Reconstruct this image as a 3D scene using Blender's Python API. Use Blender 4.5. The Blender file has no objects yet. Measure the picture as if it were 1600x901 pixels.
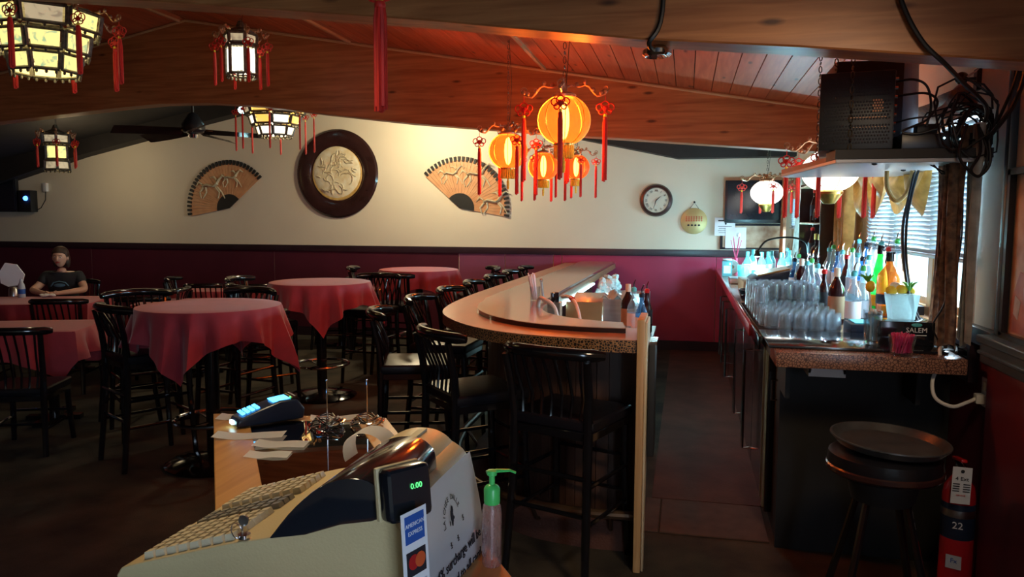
import bpy, bmesh, math, random
from mathutils import Vector, Matrix, Euler
random.seed(7)
PI = math.pi
SC = bpy.context.scene
COL = SC.collection
# ------------------------------------------------------------------ camera
F = 1186.0; EYE = 1.6
YAW = math.radians(12.9); PITCH = math.radians(5.1); ROLL = math.radians(0.25)
fw = Vector((-math.sin(YAW)*math.cos(PITCH), math.cos(YAW)*math.cos(PITCH), -math.sin(PITCH)))
r0 = Vector((math.cos(YAW), math.sin(YAW), 0)); u0 = r0.cross(fw)
rr = r0*math.cos(ROLL)+u0*math.sin(ROLL); uu = -r0*math.sin(ROLL)+u0*math.cos(ROLL)
cd = bpy.data.cameras.new('camera'); cam = bpy.data.objects.new('camera', cd); COL.objects.link(cam)
cd.sensor_width = 36; cd.lens = F*36/1600; cd.clip_start = .02; cd.clip_end = 200
Mc = Matrix((rr, uu, -fw)).transposed().to_4x4(); Mc.translation = (0, 0, EYE); cam.matrix_world = Mc
SC.camera = cam
# ------------------------------------------------------------------ view
SC.view_settings.view_transform = 'Standard'; SC.view_settings.look = 'None'
SC.view_settings.exposure = 1.4; SC.view_settings.gamma = 1.0; SC.view_settings.use_curve_mapping = False
# ------------------------------------------------------------------ daylight outside
w = bpy.data.worlds.new('sky'); SC.world = w; w.use_nodes = True
bg = w.node_tree.nodes['Background']; bg.inputs[0].default_value = (.55, .8, 1, 1); bg.inputs[1].default_value = 1.6
def light(name, kind, loc, power, color, size=.1, size_y=None, aim=None, spread=None):
    d = bpy.data.lights.new(name, kind); d.energy = power; d.color = color
    if kind == 'AREA':
        d.size = size
        if size_y: d.shape = 'RECTANGLE'; d.size_y = size_y
        if spread: d.spread = math.radians(spread)
    else: d.shadow_soft_size = size
    o = bpy.data.objects.new(name, d); COL.objects.link(o); o.location = loc
    if aim is not None:
        o.rotation_euler = (Vector(aim)-Vector(loc)).to_track_quat('-Z', 'Y').to_euler()
    return o
light('daylight_near_window', 'AREA', (1.75, 4.6, 1.75), 110, (.62, .85, 1), 2.0, 1.1, (0.2, 4.6, 1.1))
light('daylight_far_window', 'AREA', (1.7, 8.85, 1.6), 60, (.5, .85, 1), 1.1, 1.0, (0.2, 8.8, 1.2))
light('warm_entry_lamp', 'AREA', (-1.15, 1.9, 2.42), 2.0, (1, .76, .44), .25, .25, (-.75, 1.45, 1.0), 110)
light('end_panel_fill', 'AREA', (.75, 1.6, 2.3), 1.6, (1, .70, .42), .3, .3, (-.1, 3.6, .9), 80)  # added light without a fixture, brightens the bar end panel
light('entrance_daylight', 'AREA', (1.65, -1.8, 1.6), 17, (.62, .74, 1), 1.2, 1.6, (-.6, 3.5, .9))
# ------------------------------------------------------------------ mesh builder
class MB:
    def __init__(s): s.bm = bmesh.new()
    def _place(s, vs, M):
        for v in vs: v.co = M @ v.co
    def box(s, c, d, rx=0, ry=0, rz=0, taper=None):
        r = bmesh.ops.create_cube(s.bm, size=1)['verts']
        for v in r:
            v.co = Vector((v.co.x*d[0], v.co.y*d[1], v.co.z*d[2]))
            if taper and v.co.z > 0: v.co.x *= taper; v.co.y *= taper
        s._place(r, Matrix.Translation(Vector(c)) @ Euler((rx, ry, rz)).to_matrix().to_4x4()); return s
    def bb(s, x0, x1, y0, y1, z0, z1):
        return s.box(((x0+x1)/2, (y0+y1)/2, (z0+z1)/2), (abs(x1-x0), abs(y1-y0), abs(z1-z0)))
    def cyl(s, a, b, r, r2=None, n=12):
        a = Vector(a); b = Vector(b); d = b-a
        r2 = r if r2 is None else r2
        k = bmesh.ops.create_cone(s.bm, cap_ends=True, segments=n, radius1=r, radius2=max(r2, 1e-4), depth=d.length)['verts']
        s._place(k, Matrix.Translation((a+b)/2) @ d.to_track_quat('Z', 'Y').to_matrix().to_4x4()); return s
    def ball(s, c, r, u=12, v=8, rot=None):
        k = bmesh.ops.create_uvsphere(s.bm, u_segments=u, v_segments=v, radius=1)['verts']
        r = (r, r, r) if isinstance(r, (int, float)) else r
        M = Matrix.Translation(Vector(c)) @ (Euler(rot).to_matrix().to_4x4() if rot else Matrix()) @ Matrix.Diagonal((*r, 1))
        s._place(k, M); return s
    def tube(s, pts, r, n=8, closed=False, flat=1.0):
        pts = [Vector(p) for p in pts]; N = len(pts)
        rings = []; up = Vector((0, 0, 1)); prev = None
        for i, p in enumerate(pts):
            if closed: t = pts[(i+1) % N]-pts[i-1]
            else: t = pts[min(i+1, N-1)]-pts[max(i-1, 0)]
            t.normalize()
            if prev is None:
                x = up.cross(t)
                if x.length < .1: x = Vector((1, 0, 0)).cross(t)
                x.normalize()
            else:
                x = prev-t*prev.dot(t); x.normalize()
            prev = x; y = t.cross(x)
            ri = r[i] if isinstance(r, (list, tuple)) else r
            rings.append([s.bm.verts.new(p+x*ri*math.cos(2*PI*k/n)+y*ri*flat*math.sin(2*PI*k/n)) for k in range(n)])
        m = N if closed else N-1
        for i in range(m):
            A = rings[i]; B = rings[(i+1) % N]
            for k in range(n): s.bm.faces.new((A[k], A[(k+1) % n], B[(k+1) % n], B[k]))
        if not closed:
            s.bm.faces.new(rings[0][::-1]); s.bm.faces.new(rings[-1])
        return s
    def lathe(s, prof, c=(0, 0, 0), n=20, M=None, cap=True):
        rings = []
        M = M or Matrix.Translation(Vector(c))
        for (r, z) in prof:
            rings.append([s.bm.verts.new(M @ Vector((r*math.cos(2*PI*k/n), r*math.sin(2*PI*k/n), z))) for k in range(n)])
        for A, B in zip(rings[:-1], rings[1:]):
            for k in range(n): s.bm.faces.new((A[k], A[(k+1) % n], B[(k+1) % n], B[k]))
        if cap:
            if prof[0][0] > 1e-3: s.bm.faces.new(rings[0][::-1])
            if prof[-1][0] > 1e-3: s.bm.faces.new(rings[-1])
        return s
    def prism(s, poly, z0, z1, M=None):
        M = M or Matrix()
        a = [s.bm.verts.new(M @ Vector((x, y, z0))) for x, y in poly]
        b = [s.bm.verts.new(M @ Vector((x, y, z1))) for x, y in poly]
        n = len(poly)
        s.bm.faces.new(a[::-1]); s.bm.faces.new(b)
        for i in range(n): s.bm.faces.new((a[i], a[(i+1) % n], b[(i+1) % n], b[i]))
        return s
    def xz(s, poly, y0, y1):      # polygon in x,z pushed along y
        return s.prism(poly, -y0, -y1, Matrix(((1, 0, 0, 0), (0, 0, -1, 0), (0, 1, 0, 0), (0, 0, 0, 1))))
    def yz(s, poly, x0, x1):
        return s.prism(poly, x0, x1, Matrix(((0, 0, 1, 0), (1, 0, 0, 0), (0, 1, 0, 0), (0, 0, 0, 1))))
    def torus(s, c, R, r, n=28, m=8, M=None, sx=1, sy=1):
        pts = [Vector((R*sx*math.cos(2*PI*i/n), R*sy*math.sin(2*PI*i/n), 0)) for i in range(n)]
        M = M or Matrix()
        return s.tube([Vector(c)+(M @ p) for p in pts], r, m, True)
    def sheet(s, grid, th=0):
        vs = [[s.bm.verts.new(p) for p in row] for row in grid]; fs = []
        for i in range(len(vs)-1):
            for j in range(len(vs[0])-1):
                fs.append(s.bm.faces.new((vs[i][j], vs[i+1][j], vs[i+1][j+1], vs[i][j+1])))
        if th:
            bmesh.ops.solidify(s.bm, geom=fs, thickness=th)
        return s
    def bevel(s, w, seg=2):
        bmesh.ops.recalc_face_normals(s.bm, faces=s.bm.faces)
        es = [e for e in s.bm.edges if len(e.link_faces) == 2 and e.calc_face_angle(0) > .5]
        bmesh.ops.bevel(s.bm, geom=es, offset=w, segments=seg, affect='EDGES', clamp_overlap=True, profile=.6); return s
    def build(s, name, mat, parent=None, kind=None, smooth=True, label=None):
        bm = s.bm
        if parent is not None: bm.transform(wm(parent).inverted())
        bmesh.ops.recalc_face_normals(bm, faces=bm.faces)
        for f in bm.faces: f.smooth = smooth
        for e in bm.edges:
            if len(e.link_faces) == 2: e.smooth = e.calc_face_angle(0) < .62
        me = bpy.data.meshes.new(name); bm.to_mesh(me); bm.free()
        me.materials.append(mat if not isinstance(mat, str) else MT[mat])
        o = bpy.data.objects.new(name, me); COL.objects.link(o)
        if parent is not None: o.parent = parent
        if kind: o['kind'] = kind
        if label: o['label'] = label
        return o
    def solo(s, name, mat, label, cat, group=None, kind=None, smooth=True):
        vs = [v.co for v in s.bm.verts]
        lo = [min(v[i] for v in vs) for i in range(3)]; hi = [max(v[i] for v in vs) for i in range(3)]
        c = Vector(((lo[0]+hi[0])/2, (lo[1]+hi[1])/2, lo[2]))
        s.bm.transform(Matrix.Translation(-c))
        o = s.build(name, mat, None, kind, smooth); o.location = c
        tag(o, label, cat, group); return o
def wm(o):
    M = Matrix.Translation(o.location) @ o.rotation_euler.to_matrix().to_4x4()
    return wm(o.parent) @ M if o.parent else M
def tag(o, label, cat, group=None):
    if label: o['label'] = label
    if cat: o['category'] = cat
    if group: o['group'] = group
    return o
def thing(name, label, cat, loc=(0, 0, 0), rz=0, group=None):
    o = bpy.data.objects.new(name, None); COL.objects.link(o); o.empty_display_size = .1
    o.location = loc; o.rotation_euler = (0, 0, rz); return tag(o, label, cat, group)
def move(o, loc, rz=0, label=None, group=None):
    o.location = loc; o.rotation_euler = (0, 0, rz)
    if label: o['label'] = label
    if group: o['group'] = group
    return o
def dup(o, loc, rz=0, label=None, group=None):
    def cp(a, par):
        b = a.copy(); COL.objects.link(b); b.parent = par
        for ch in KIDS(a): cp(ch, b)
        return b
    return move(cp(o, None), loc, rz, label, group)
def KIDS(a): return [c for c in a.children]
# ------------------------------------------------------------------ materials
MT = {}
def nodes(m): m.use_nodes = True; return m.node_tree.nodes, m.node_tree.links
def mat(name, col, rough=.5, metal=0, var=.12, scale=6, stretch=(1, 1, 1), bump=0, bscale=None, emit=None, es=0, alpha=None, spec=None, sheen=0, coat=0, col2=None):
    m = bpy.data.materials.new(name); N, L = nodes(m); b = N['Principled BSDF']
    b.inputs['Roughness'].default_value = rough; b.inputs['Metallic'].default_value = metal
    if spec is not None: b.inputs['Specular IOR Level'].default_value = spec
    if sheen: b.inputs['Sheen Weight'].default_value = sheen
    if coat: b.inputs['Coat Weight'].default_value = coat; b.inputs['Coat Roughness'].default_value = .08
    tc = N.new('ShaderNodeTexCoord'); mp = N.new('ShaderNodeMapping'); mp.inputs['Scale'].default_value = stretch
    L.new(tc.outputs['Object'], mp.inputs['Vector'])
    nz = N.new('ShaderNodeTexNoise'); nz.inputs['Scale'].default_value = scale; nz.inputs['Detail'].default_value = 5
    L.new(mp.outputs[0], nz.inputs['Vector'])
    cr = N.new('ShaderNodeValToRGB'); L.new(nz.outputs['Fac'], cr.inputs[0])
    c2 = col2 or tuple(min(1, c*(1+var)) for c in col)
    c1 = tuple(c*(1-var) for c in col) if not col2 else col
    cr.color_ramp.elements[0].position = .32; cr.color_ramp.elements[1].position = .68
    cr.color_ramp.elements[0].color = (*c1, 1); cr.color_ramp.elements[1].color = (*c2, 1)
    L.new(cr.outputs[0], b.inputs['Base Color'])
    if bump:
        n2 = N.new('ShaderNodeTexNoise'); n2.inputs['Scale'].default_value = bscale or scale*4
        L.new(mp.outputs[0], n2.inputs['Vector'])
        bp = N.new('ShaderNodeBump'); bp.inputs['Strength'].default_value = bump; bp.inputs['Distance'].default_value = .01
        L.new(n2.outputs['Fac'], bp.inputs['Height']); L.new(bp.outputs[0], b.inputs['Normal'])
    if emit: b.inputs['Emission Color'].default_value = (*emit, 1); b.inputs['Emission Strength'].default_value = es
    MT[name] = m; return m
def glass(name, tint=(.95, .98, 1), ref=.25, rough=.03, body=0, bodycol=None):
    # clear glass: see-through tinted film with mirror reflection that grows at grazing angles
    m = bpy.data.materials.new(name); N, L = nodes(m); out = N['Material Output']; N.remove(N['Principled BSDF'])
    t = N.new('ShaderNodeBsdfTransparent'); t.inputs[0].default_value = (*tint, 1)
    g = N.new('ShaderNodeBsdfGlossy'); g.inputs['Roughness'].default_value = rough
    lw = N.new('ShaderNodeLayerWeight'); lw.inputs['Blend'].default_value = ref
    mx = N.new('ShaderNodeMixShader'); L.new(lw.outputs['Facing'], mx.inputs[0]); L.new(t.outputs[0], mx.inputs[1]); L.new(g.outputs[0], mx.inputs[2])
    nz = N.new('ShaderNodeTexNoise'); nz.inputs['Scale'].default_value = 9
    if body:
        d = N.new('ShaderNodeBsdfPrincipled'); d.inputs['Roughness'].default_value = .12
        cr = N.new('ShaderNodeValToRGB'); L.new(nz.outputs['Fac'], cr.inputs[0])
        cr.color_ramp.elements[0].color = (*[c*.8 for c in bodycol], 1); cr.color_ramp.elements[1].color = (*bodycol, 1)
        L.new(cr.outputs[0], d.inputs['Base Color'])
        tr = N.new('ShaderNodeBsdfTranslucent'); L.new(cr.outputs[0], tr.inputs[0])
        m2 = N.new('ShaderNodeMixShader'); m2.inputs[0].default_value = .5; L.new(d.outputs[0], m2.inputs[1]); L.new(tr.outputs[0], m2.inputs[2])
        m3 = N.new('ShaderNodeMixShader'); m3.inputs[0].default_value = body; L.new(mx.outputs[0], m3.inputs[1]); L.new(m2.outputs[0], m3.inputs[2])
        L.new(m3.outputs[0], out.inputs[0])
    else: L.new(mx.outputs[0], out.inputs[0])
    MT[name] = m; return m
def wood(name, c1, c2, rough=.45, axis=0, scale=2.2, knots=True):
    m = bpy.data.materials.new(name); N, L = nodes(m); b = N['Principled BSDF']; b.inputs['Roughness'].default_value = rough
    tc = N.new('ShaderNodeTexCoord'); mp = N.new('ShaderNodeMapping'); s = [14, 14, 14]; s[axis] = .9
    mp.inputs['Scale'].default_value = s; L.new(tc.outputs['Object'], mp.inputs[0])
    nz = N.new('ShaderNodeTexNoise'); nz.inputs['Scale'].default_value = scale; nz.inputs['Detail'].default_value = 7; nz.inputs['Distortion'].default_value = .6
    L.new(mp.outputs[0], nz.inputs['Vector'])
    oi = N.new('ShaderNodeObjectInfo')
    cr = N.new('ShaderNodeValToRGB'); cr.color_ramp.elements[0].position = .3; cr.color_ramp.elements[1].position = .72
    cr.color_ramp.elements[0].color = (*c1, 1); cr.color_ramp.elements[1].color = (*c2, 1); L.new(nz.outputs['Fac'], cr.inputs[0])
    hv = N.new('ShaderNodeHueSaturation'); L.new(cr.outputs[0], hv.inputs['Color'])
    mr = N.new('ShaderNodeMapRange'); mr.inputs[3].default_value = .82; mr.inputs[4].default_value = 1.16; L.new(oi.outputs['Random'], mr.inputs[0]); L.new(mr.outputs[0], hv.inputs['Value'])
    last = hv.outputs[0]
    if knots:
        mp2 = N.new('ShaderNodeMapping'); s2 = [7, 7, 7]; s2[axis] = 2.2; mp2.inputs['Scale'].default_value = s2; L.new(tc.outputs['Object'], mp2.inputs[0])
        vo = N.new('ShaderNodeTexVoronoi'); vo.inputs['Scale'].default_value = 1.1; L.new(mp2.outputs[0], vo.inputs['Vector'])
        k = N.new('ShaderNodeValToRGB'); k.color_ramp.elements[0].position = .05; k.color_ramp.elements[1].position = .13
        k.color_ramp.elements[0].color = (.16, .12, .1, 1); k.color_ramp.elements[1].color = (1, 1, 1, 1); L.new(vo.outputs['Distance'], k.inputs[0])
        mx = N.new('ShaderNodeMix'); mx.data_type = 'RGBA'; mx.blend_type = 'MULTIPLY'; mx.inputs['Factor'].default_value = .9
        L.new(last, mx.inputs['A']); L.new(k.outputs[0], mx.inputs['B']); last = mx.outputs['Result']
    L.new(last, b.inputs['Base Color'])
    bp = N.new('ShaderNodeBump'); bp.inputs['Strength'].default_value = .12; bp.inputs['Distance'].default_value = .004
    L.new(nz.outputs['Fac'], bp.inputs['Height']); L.new(bp.outputs[0], b.inputs['Normal'])
    MT[name] = m; return m
def emis(name, col, s, pat=None, scale=20):
    m = bpy.data.materials.new(name); N, L = nodes(m); b = N['Principled BSDF']; b.inputs['Base Color'].default_value = (*[c*.5 for c in col], 1)
    b.inputs['Emission Strength'].default_value = s
    tc = N.new('ShaderNodeTexCoord'); nz = N.new('ShaderNodeTexNoise'); nz.inputs['Scale'].default_value = scale; nz.inputs['Detail'].default_value = 4; nz.inputs['Distortion'].default_value = 1.2
    L.new(tc.outputs['Object'], nz.inputs['Vector'])
    cr = N.new('ShaderNodeValToRGB'); L.new(nz.outputs['Fac'], cr.inputs[0])
    pat = pat or tuple(c*.85 for c in col)
    cr.color_ramp.elements[0].position = .36; cr.color_ramp.elements[1].position = .47
    cr.color_ramp.elements[0].color = (*pat, 1); cr.color_ramp.elements[1].color = (*col, 1)
    L.new(cr.outputs[0], b.inputs['Emission Color']); MT[name] = m; return m
def crackle(name, cell, line, scale=60, rough=.3, thr=.09):
    m = bpy.data.materials.new(name); N, L = nodes(m); b = N['Principled BSDF']; b.inputs['Roughness'].default_value = rough
    tc = N.new('ShaderNodeTexCoord'); vo = N.new('ShaderNodeTexVoronoi'); vo.feature = 'DISTANCE_TO_EDGE'; vo.inputs['Scale'].default_value = scale
    L.new(tc.outputs['Object'], vo.inputs['Vector'])
    cr = N.new('ShaderNodeValToRGB'); cr.color_ramp.elements[0].position = thr*.6; cr.color_ramp.elements[1].position = thr
    cr.color_ramp.elements[0].color = (*line, 1); cr.color_ramp.elements[1].color = (*cell, 1)
    L.new(vo.outputs['Distance'], cr.inputs[0]); L.new(cr.outputs[0], b.inputs['Base Color']); MT[name] = m; return m
mat('cream', (.78, .71, .57), .75, var=.03, scale=1.5, bump=.05, bscale=60)
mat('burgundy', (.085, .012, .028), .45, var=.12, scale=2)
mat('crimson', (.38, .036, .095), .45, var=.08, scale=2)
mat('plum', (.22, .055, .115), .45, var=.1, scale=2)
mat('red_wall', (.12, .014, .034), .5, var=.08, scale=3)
mat('rail_dark', (.03, .014, .022), .35, var=.2)
mat('rail_blue', (.03, .06, .085), .35, var=.2)
mat('carpet', (.020, .017, .014), .95, var=.3, scale=3.0, bump=.6, bscale=160, col2=(.075, .062, .042))
mat('bar_mat', (.07, .026, .018), .85, var=.2, scale=4, bump=.3, bscale=90, col2=(.12, .046, .03))
mat('vinyl_floor', (.06, .03, .02), .8, var=.2, scale=9, col2=(.10, .055, .036))
wood('beam', (.34, .115, .036), (.60, .25, .085), .4, 0)
wood('plank', (.42, .10, .04), (.62, .20, .085), .42, 1)
wood('counter_wood', (.36, .16, .045), (.55, .28, .09), .35, 1, knots=False)
wood('panel_wood', (.42, .24, .10), (.62, .40, .19), .45, 2, knots=False)
wood('cream_board', (.50, .42, .27), (.62, .54, .38), .4, 2, knots=False)
wood('window_wood', (.42, .22, .09), (.62, .36, .17), .4, 2, knots=False)
wood('bar_body', (.045, .022, .015), (.085, .042, .028), .4, 2, knots=False)
mat('black_paint', (.012, .012, .013), .6, var=.2)
mat('dark_ceiling', (.02, .017, .017), .7, var=.2)
mat('moulding', (.55, .36, .18), .5, var=.05)
mat('white_plastic', (.72, .72, .72), .4, var=.03)
mat('lacquer', (.006, .006, .008), .14, var=.2, spec=.6, coat=.4)
mat('vinyl', (.008, .008, .012), .36, var=.2, bump=.1, bscale=30, spec=.35)
mat('tan_pad', (.30, .20, .10), .4, var=.2)
mat('cloth', (.40, .035, .055), .7, var=.08, scale=14, sheen=.35, bump=.08, bscale=300)
mat('bar_top', (.42, .20, .105), .28, var=.12, scale=3, stretch=(2, .5, 1), coat=.2)
mat('bar_top_inner', (.30, .175, .11), .2, var=.1, scale=3, stretch=(2, .5, 1), coat=.4)
crackle('crackle_dark', (.010, .008, .007), (.42, .22, .09), 80, .3, .12)
crackle('crackle_top', (.30, .15, .10), (.07, .035, .03), 85, .25, .12)
mat('steel', (.55, .55, .56), .28, 1, var=.1, scale=5, stretch=(1, 1, 12))
mat('brass_steel', (.62, .48, .27), .3, 1, var=.1)
mat('chrome', (.8, .8, .82), .1, 1, var=.03)
mat('gold', (.75, .50, .14), .3, 1, var=.15, scale=30)
mat('gold_yarn', (.98, .72, .05), .6, var=.2, scale=60)
mat('red_yarn', (.62, .022, .012), .6, var=.25, scale=90, stretch=(1, 1, .1), emit=(.6, .02, .01), es=.0)
mat('red_plastic', (.55, .012, .012), .3, var=.05)
mat('ornament', (.45, .28, .16), .35, .6, var=.4, scale=40)
mat('dark_frame', (.035, .03, .02), .4, var=.4, scale=40, col2=(.14, .13, .09))
mat('wood_dark', (.035, .014, .014), .2, var=.2, coat=.3)
mat('tv_black', (.012, .013, .018), .3, var=.1)
mat('tv_screen', (.010, .013, .02), .12, var=.1)
mat('screen_lit', (.02, .03, .05), .2, var=.1)
mat('paper', (.80, .82, .86), .7, var=.02)
mat('ink', (.012, .012, .02), .7, var=.05)
mat('ink_red', (.55, .05, .03), .6, var=.05)
mat('beige', (.58, .46, .25), .42, var=.03, bump=.1, bscale=220)
mat('beige_key', (.62, .54, .37), .35, var=.05)
mat('grey_key', (.22, .21, .18), .35, var=.05)
mat('dark_plastic', (.010, .012, .018), .12, var=.1, coat=.5)
mat('navy', (.012, .022, .05), .3, var=.1)
mat('green_pump', (.08, .62, .14), .3, var=.05)
mat('cable', (.008, .008, .010), .45, var=.1)
mat('white_cable', (.75, .74, .70), .4, var=.03)
mat('amp', (.016, .017, .018), .4, .3, var=.15)
mat('mdf', (.30, .17, .10), .6, var=.1)
mat('shelf_white', (.50, .55, .62), .3, var=.03)
mat('skin', (.62, .36, .26), .5, var=.05)
mat('hair', (.035, .016, .012), .6, var=.3, scale=50, stretch=(1, 1, .1))
mat('shirt', (.014, .014, .018), .8, var=.2)
mat('shirt_print', (.10, .22, .30), .7, var=.2)
mat('blind', (.34, .42, .47), .4, var=.03)
mat('brocade', (.25, .085, .035), .45, var=.5, scale=26, col2=(.55, .24, .09), sheen=.3, bump=.2, bscale=60)
mat('brocade_dark', (.08, .045, .035), .45, var=.5, scale=34, col2=(.34, .20, .12), sheen=.3, bump=.2, bscale=60)
mat('gold_cloth', (.50, .30, .07), .4, var=.3, scale=20, col2=(.75, .50, .16), sheen=.4, bump=.2, bscale=40)
mat('silver_cloth', (.35, .34, .32), .4, var=.3, scale=20, col2=(.62, .60, .55), sheen=.4)
mat('fan_gold', (.60, .29, .14), .5, var=.2, scale=8, col2=(.74, .40, .20))
mat('relief', (.52, .42, .26), .4, var=.4, scale=30, col2=(.80, .72, .50))
mat('ivory', (.82, .68, .40), .4, var=.3, scale=14, col2=(.97, .92, .74))
mat('clock_face', (.72, .68, .56), .5, var=.05)
mat('gong', (.55, .40, .17), .35, .35, var=.15, scale=5)
mat('fruit_green', (.10, .42, .05), .5, var=.3, scale=30)
mat('fruit_yellow', (.85, .55, .03), .5, var=.15, scale=30)
mat('towel', (.70, .82, .84), .8, var=.08, bump=.4, bscale=40)
mat('magenta_straw', (.62, .04, .16), .35, var=.2, scale=50)
mat('picture_art', (.30, .15, .07), .4, var=.6, scale=7, col2=(.66, .52, .36))
mat('picture_red', (.30, .06, .045), .4, var=.4, scale=9, col2=(.55, .22, .13))
mat('garment', (.42, .46, .50), .5, var=.3, scale=20)
mat('rust_cardboard', (.36, .24, .14), .7, var=.1)
mat('ext_red', (.42, .012, .02), .2, var=.04, coat=.4)
mat('blue_card', (.02, .10, .42), .4, var=.08)
mat('orange_card', (.60, .10, .03), .4, var=.1)
mat('teal_plastic', (.10, .55, .60), .35, var=.1)
mat('outside', (.3, .3, .32), .7, var=.2)
glass('clear_glass', (.93, .97, 1), .22); glass('pane', (.97, .99, 1), .08, .02)
glass('counter_glass', (.22, .22, .23), .35, .015)
glass('tumbler_glass', (.95, .98, 1), .35, .05, .13, (.62, .78, .88))
glass('cup_pale', (.8, .95, .97), .2, .1, .8, (.72, .92, .94))
mat('rail_bronze', (.16, .10, .06), .45, .8, var=.2)
mat('tray_grey', (.05, .052, .055), .32, var=.3, scale=12)
glass('green_glass', (.25, .95, .35), .2, .05, .45, (.04, .75, .18))
glass('amber_glass', (.9, .5, .2), .25, .05, .32, (.70, .22, .03))
glass('brown_glass', (.3, .14, .12), .2, .05, .75, (.07, .025, .03))
glass('blue_glass', (.4, .75, 1), .2, .05, .25, (.12, .35, .70))
glass('vodka_glass', (.85, .95, 1), .3, .03, .25, (.55, .75, .85))
glass('cyan_lit_glass', (.7, 1, 1), .3, .03, .45, (.35, .85, .92))  # clear glass with the corner lamp's cyan glow put into its colour
glass('gel', (.95, .8, .78), .3, .04, .35, (.75, .55, .52))
emis('bulb', (1, .80, .42), 14, (1, .75, .4), 2)
emis('globe_white', (1, .95, .88), 1.3, (1, .88, .74), 10)
emis('pane_yellow', (1, .78, .25), .5, (.25, .42, .22), 16)
emis('pane_white', (1, .97, .80), .8, (.85, .80, .6), 12)
emis('pane_dim', (.62, .50, .30), .28, (.35, .28, .18), 16)
emis('pane_amber', (1, .55, .10), .5, (.8, .5, .2), 12)
emis('lcd', (.08, .45, 1), 1.6, (.05, .35, .9), 40)
emis('led_cyan', (.55, .95, 1), 3, (.5, .9, 1), 2)
emis('led_blue', (.05, .2, 1), 3, (.05, .2, 1), 2)
emis('led_green', (.1, .9, .2), .8, (.1, .8, .2), 2)
emis('spot_cyan', (.5, .95, 1), 3.5, (.4, .9, 1), 2)
def lantern_shade():
    m = bpy.data.materials.new('orange_shade'); N, L = nodes(m); out = N['Material Output']; b = N['Principled BSDF']
    b.inputs['Base Color'].default_value = (.13, .014, .003, 1); b.inputs['Roughness'].default_value = .6
    tl = N.new('ShaderNodeBsdfTranslucent'); tl.inputs[0].default_value = (.16, .026, .005, 1)
    nz = N.new('ShaderNodeTexNoise'); nz.inputs['Scale'].default_value = 30
    cr = N.new('ShaderNodeValToRGB'); cr.color_ramp.elements[0].color = (.9, .06, .004, 1); cr.color_ramp.elements[1].color = (1, .095, .008, 1); L.new(nz.outputs['Fac'], cr.inputs[0])
    L.new(cr.outputs[0], b.inputs['Emission Color']); b.inputs['Emission Strength'].default_value = .30
    tp = N.new('ShaderNodeBsdfTransparent'); tp.inputs[0].default_value = (1, .38, .10, 1)
    a = N.new('ShaderNodeMixShader'); a.inputs[0].default_value = .3; L.new(b.outputs[0], a.inputs[1]); L.new(tl.outputs[0], a.inputs[2])
    c = N.new('ShaderNodeMixShader'); c.inputs[0].default_value = .30; L.new(a.outputs[0], c.inputs[1]); L.new(tp.outputs[0], c.inputs[2])
    L.new(c.outputs[0], out.inputs[0]); MT['orange_shade'] = m
lantern_shade()
def text(txt, M, size, mt, parent, name='lettering', depth=.0008, align='CENTER'):
    cu = bpy.data.curves.new('t', 'FONT'); cu.body = txt; cu.size = size; cu.extrude = depth; cu.align_x = align; cu.align_y = 'CENTER'; cu.resolution_u = 2
    o = bpy.data.objects.new('t', cu); COL.objects.link(o)
    bpy.context.view_layer.update()
    me = bpy.data.meshes.new_from_object(o.evaluated_get(bpy.context.evaluated_depsgraph_get()))
    bpy.data.objects.remove(o)
    me.transform(wm(parent).inverted() @ M); me.materials.clear(); me.materials.append(MT[mt]); me.name = name
    t = bpy.data.objects.new(name, me); COL.objects.link(t); t.parent = parent; return t
def face(o, xdir, updir):   # plane matrix for lettering: origin, reading direction, up direction
    x = Vector(xdir).normalized(); y = Vector(updir); y = (y-x*y.dot(x)).normalized(); z = x.cross(y)
    M = Matrix((x, y, z)).transposed().to_4x4(); M.translation = Vector(o); return M
# ================================================================== THE ROOM
WX = 1.22; BY = 9.6; RX = -4.6; RZ = 3.46
def roof(x): return RZ-.172*(x-RX) if x > RX else RZ-.19*(RX-x)
floor = MB().bb(-11.5, WX+.1, -3, BY+.1, -.1, 0).build('floor', 'carpet', kind='structure')
MB().bb(-.16, .47, 4.36, 9.58, 0, .006).build('bar_mat', 'bar_mat', floor)
for i, (a, b, c, d) in enumerate(((-.10, .44, 3.86, 4.34), (-.19, -.107, 3.86, 4.34))):
    MB().bb(a, b, c, d, 0, .010).bevel(.003, 1).build('threshold_plate', 'vinyl_floor', floor)
wb = MB().bb(-11.5, WX+.1, BY, BY+.12, 0, 3.6).build('wall_back', 'cream', kind='structure')
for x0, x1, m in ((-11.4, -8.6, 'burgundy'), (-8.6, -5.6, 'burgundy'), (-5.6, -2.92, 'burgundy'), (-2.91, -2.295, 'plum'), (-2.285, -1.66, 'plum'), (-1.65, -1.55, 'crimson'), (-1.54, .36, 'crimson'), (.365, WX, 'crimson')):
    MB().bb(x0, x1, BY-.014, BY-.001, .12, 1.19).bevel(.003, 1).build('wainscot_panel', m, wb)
MB().bb(-11.4, WX, BY-.035, BY, 1.17, 1.255).bevel(.008).build('trim_1', 'rail_dark', kind='structure')
MB().bb(-11.4, WX, BY-.022, BY-.001, 0, .12).build('baseboard_back', 'rail_dark', kind='structure')
wl = MB().bb(-11.6, -11.4, -3, BY+.1, 0, 3).build('wall_left', 'burgundy', kind='structure')
wr0 = MB().bb(-11.5, WX+.1, -3.1, -3, 0, 3.6).build('wall_rear', 'cream', kind='structure')
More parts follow.
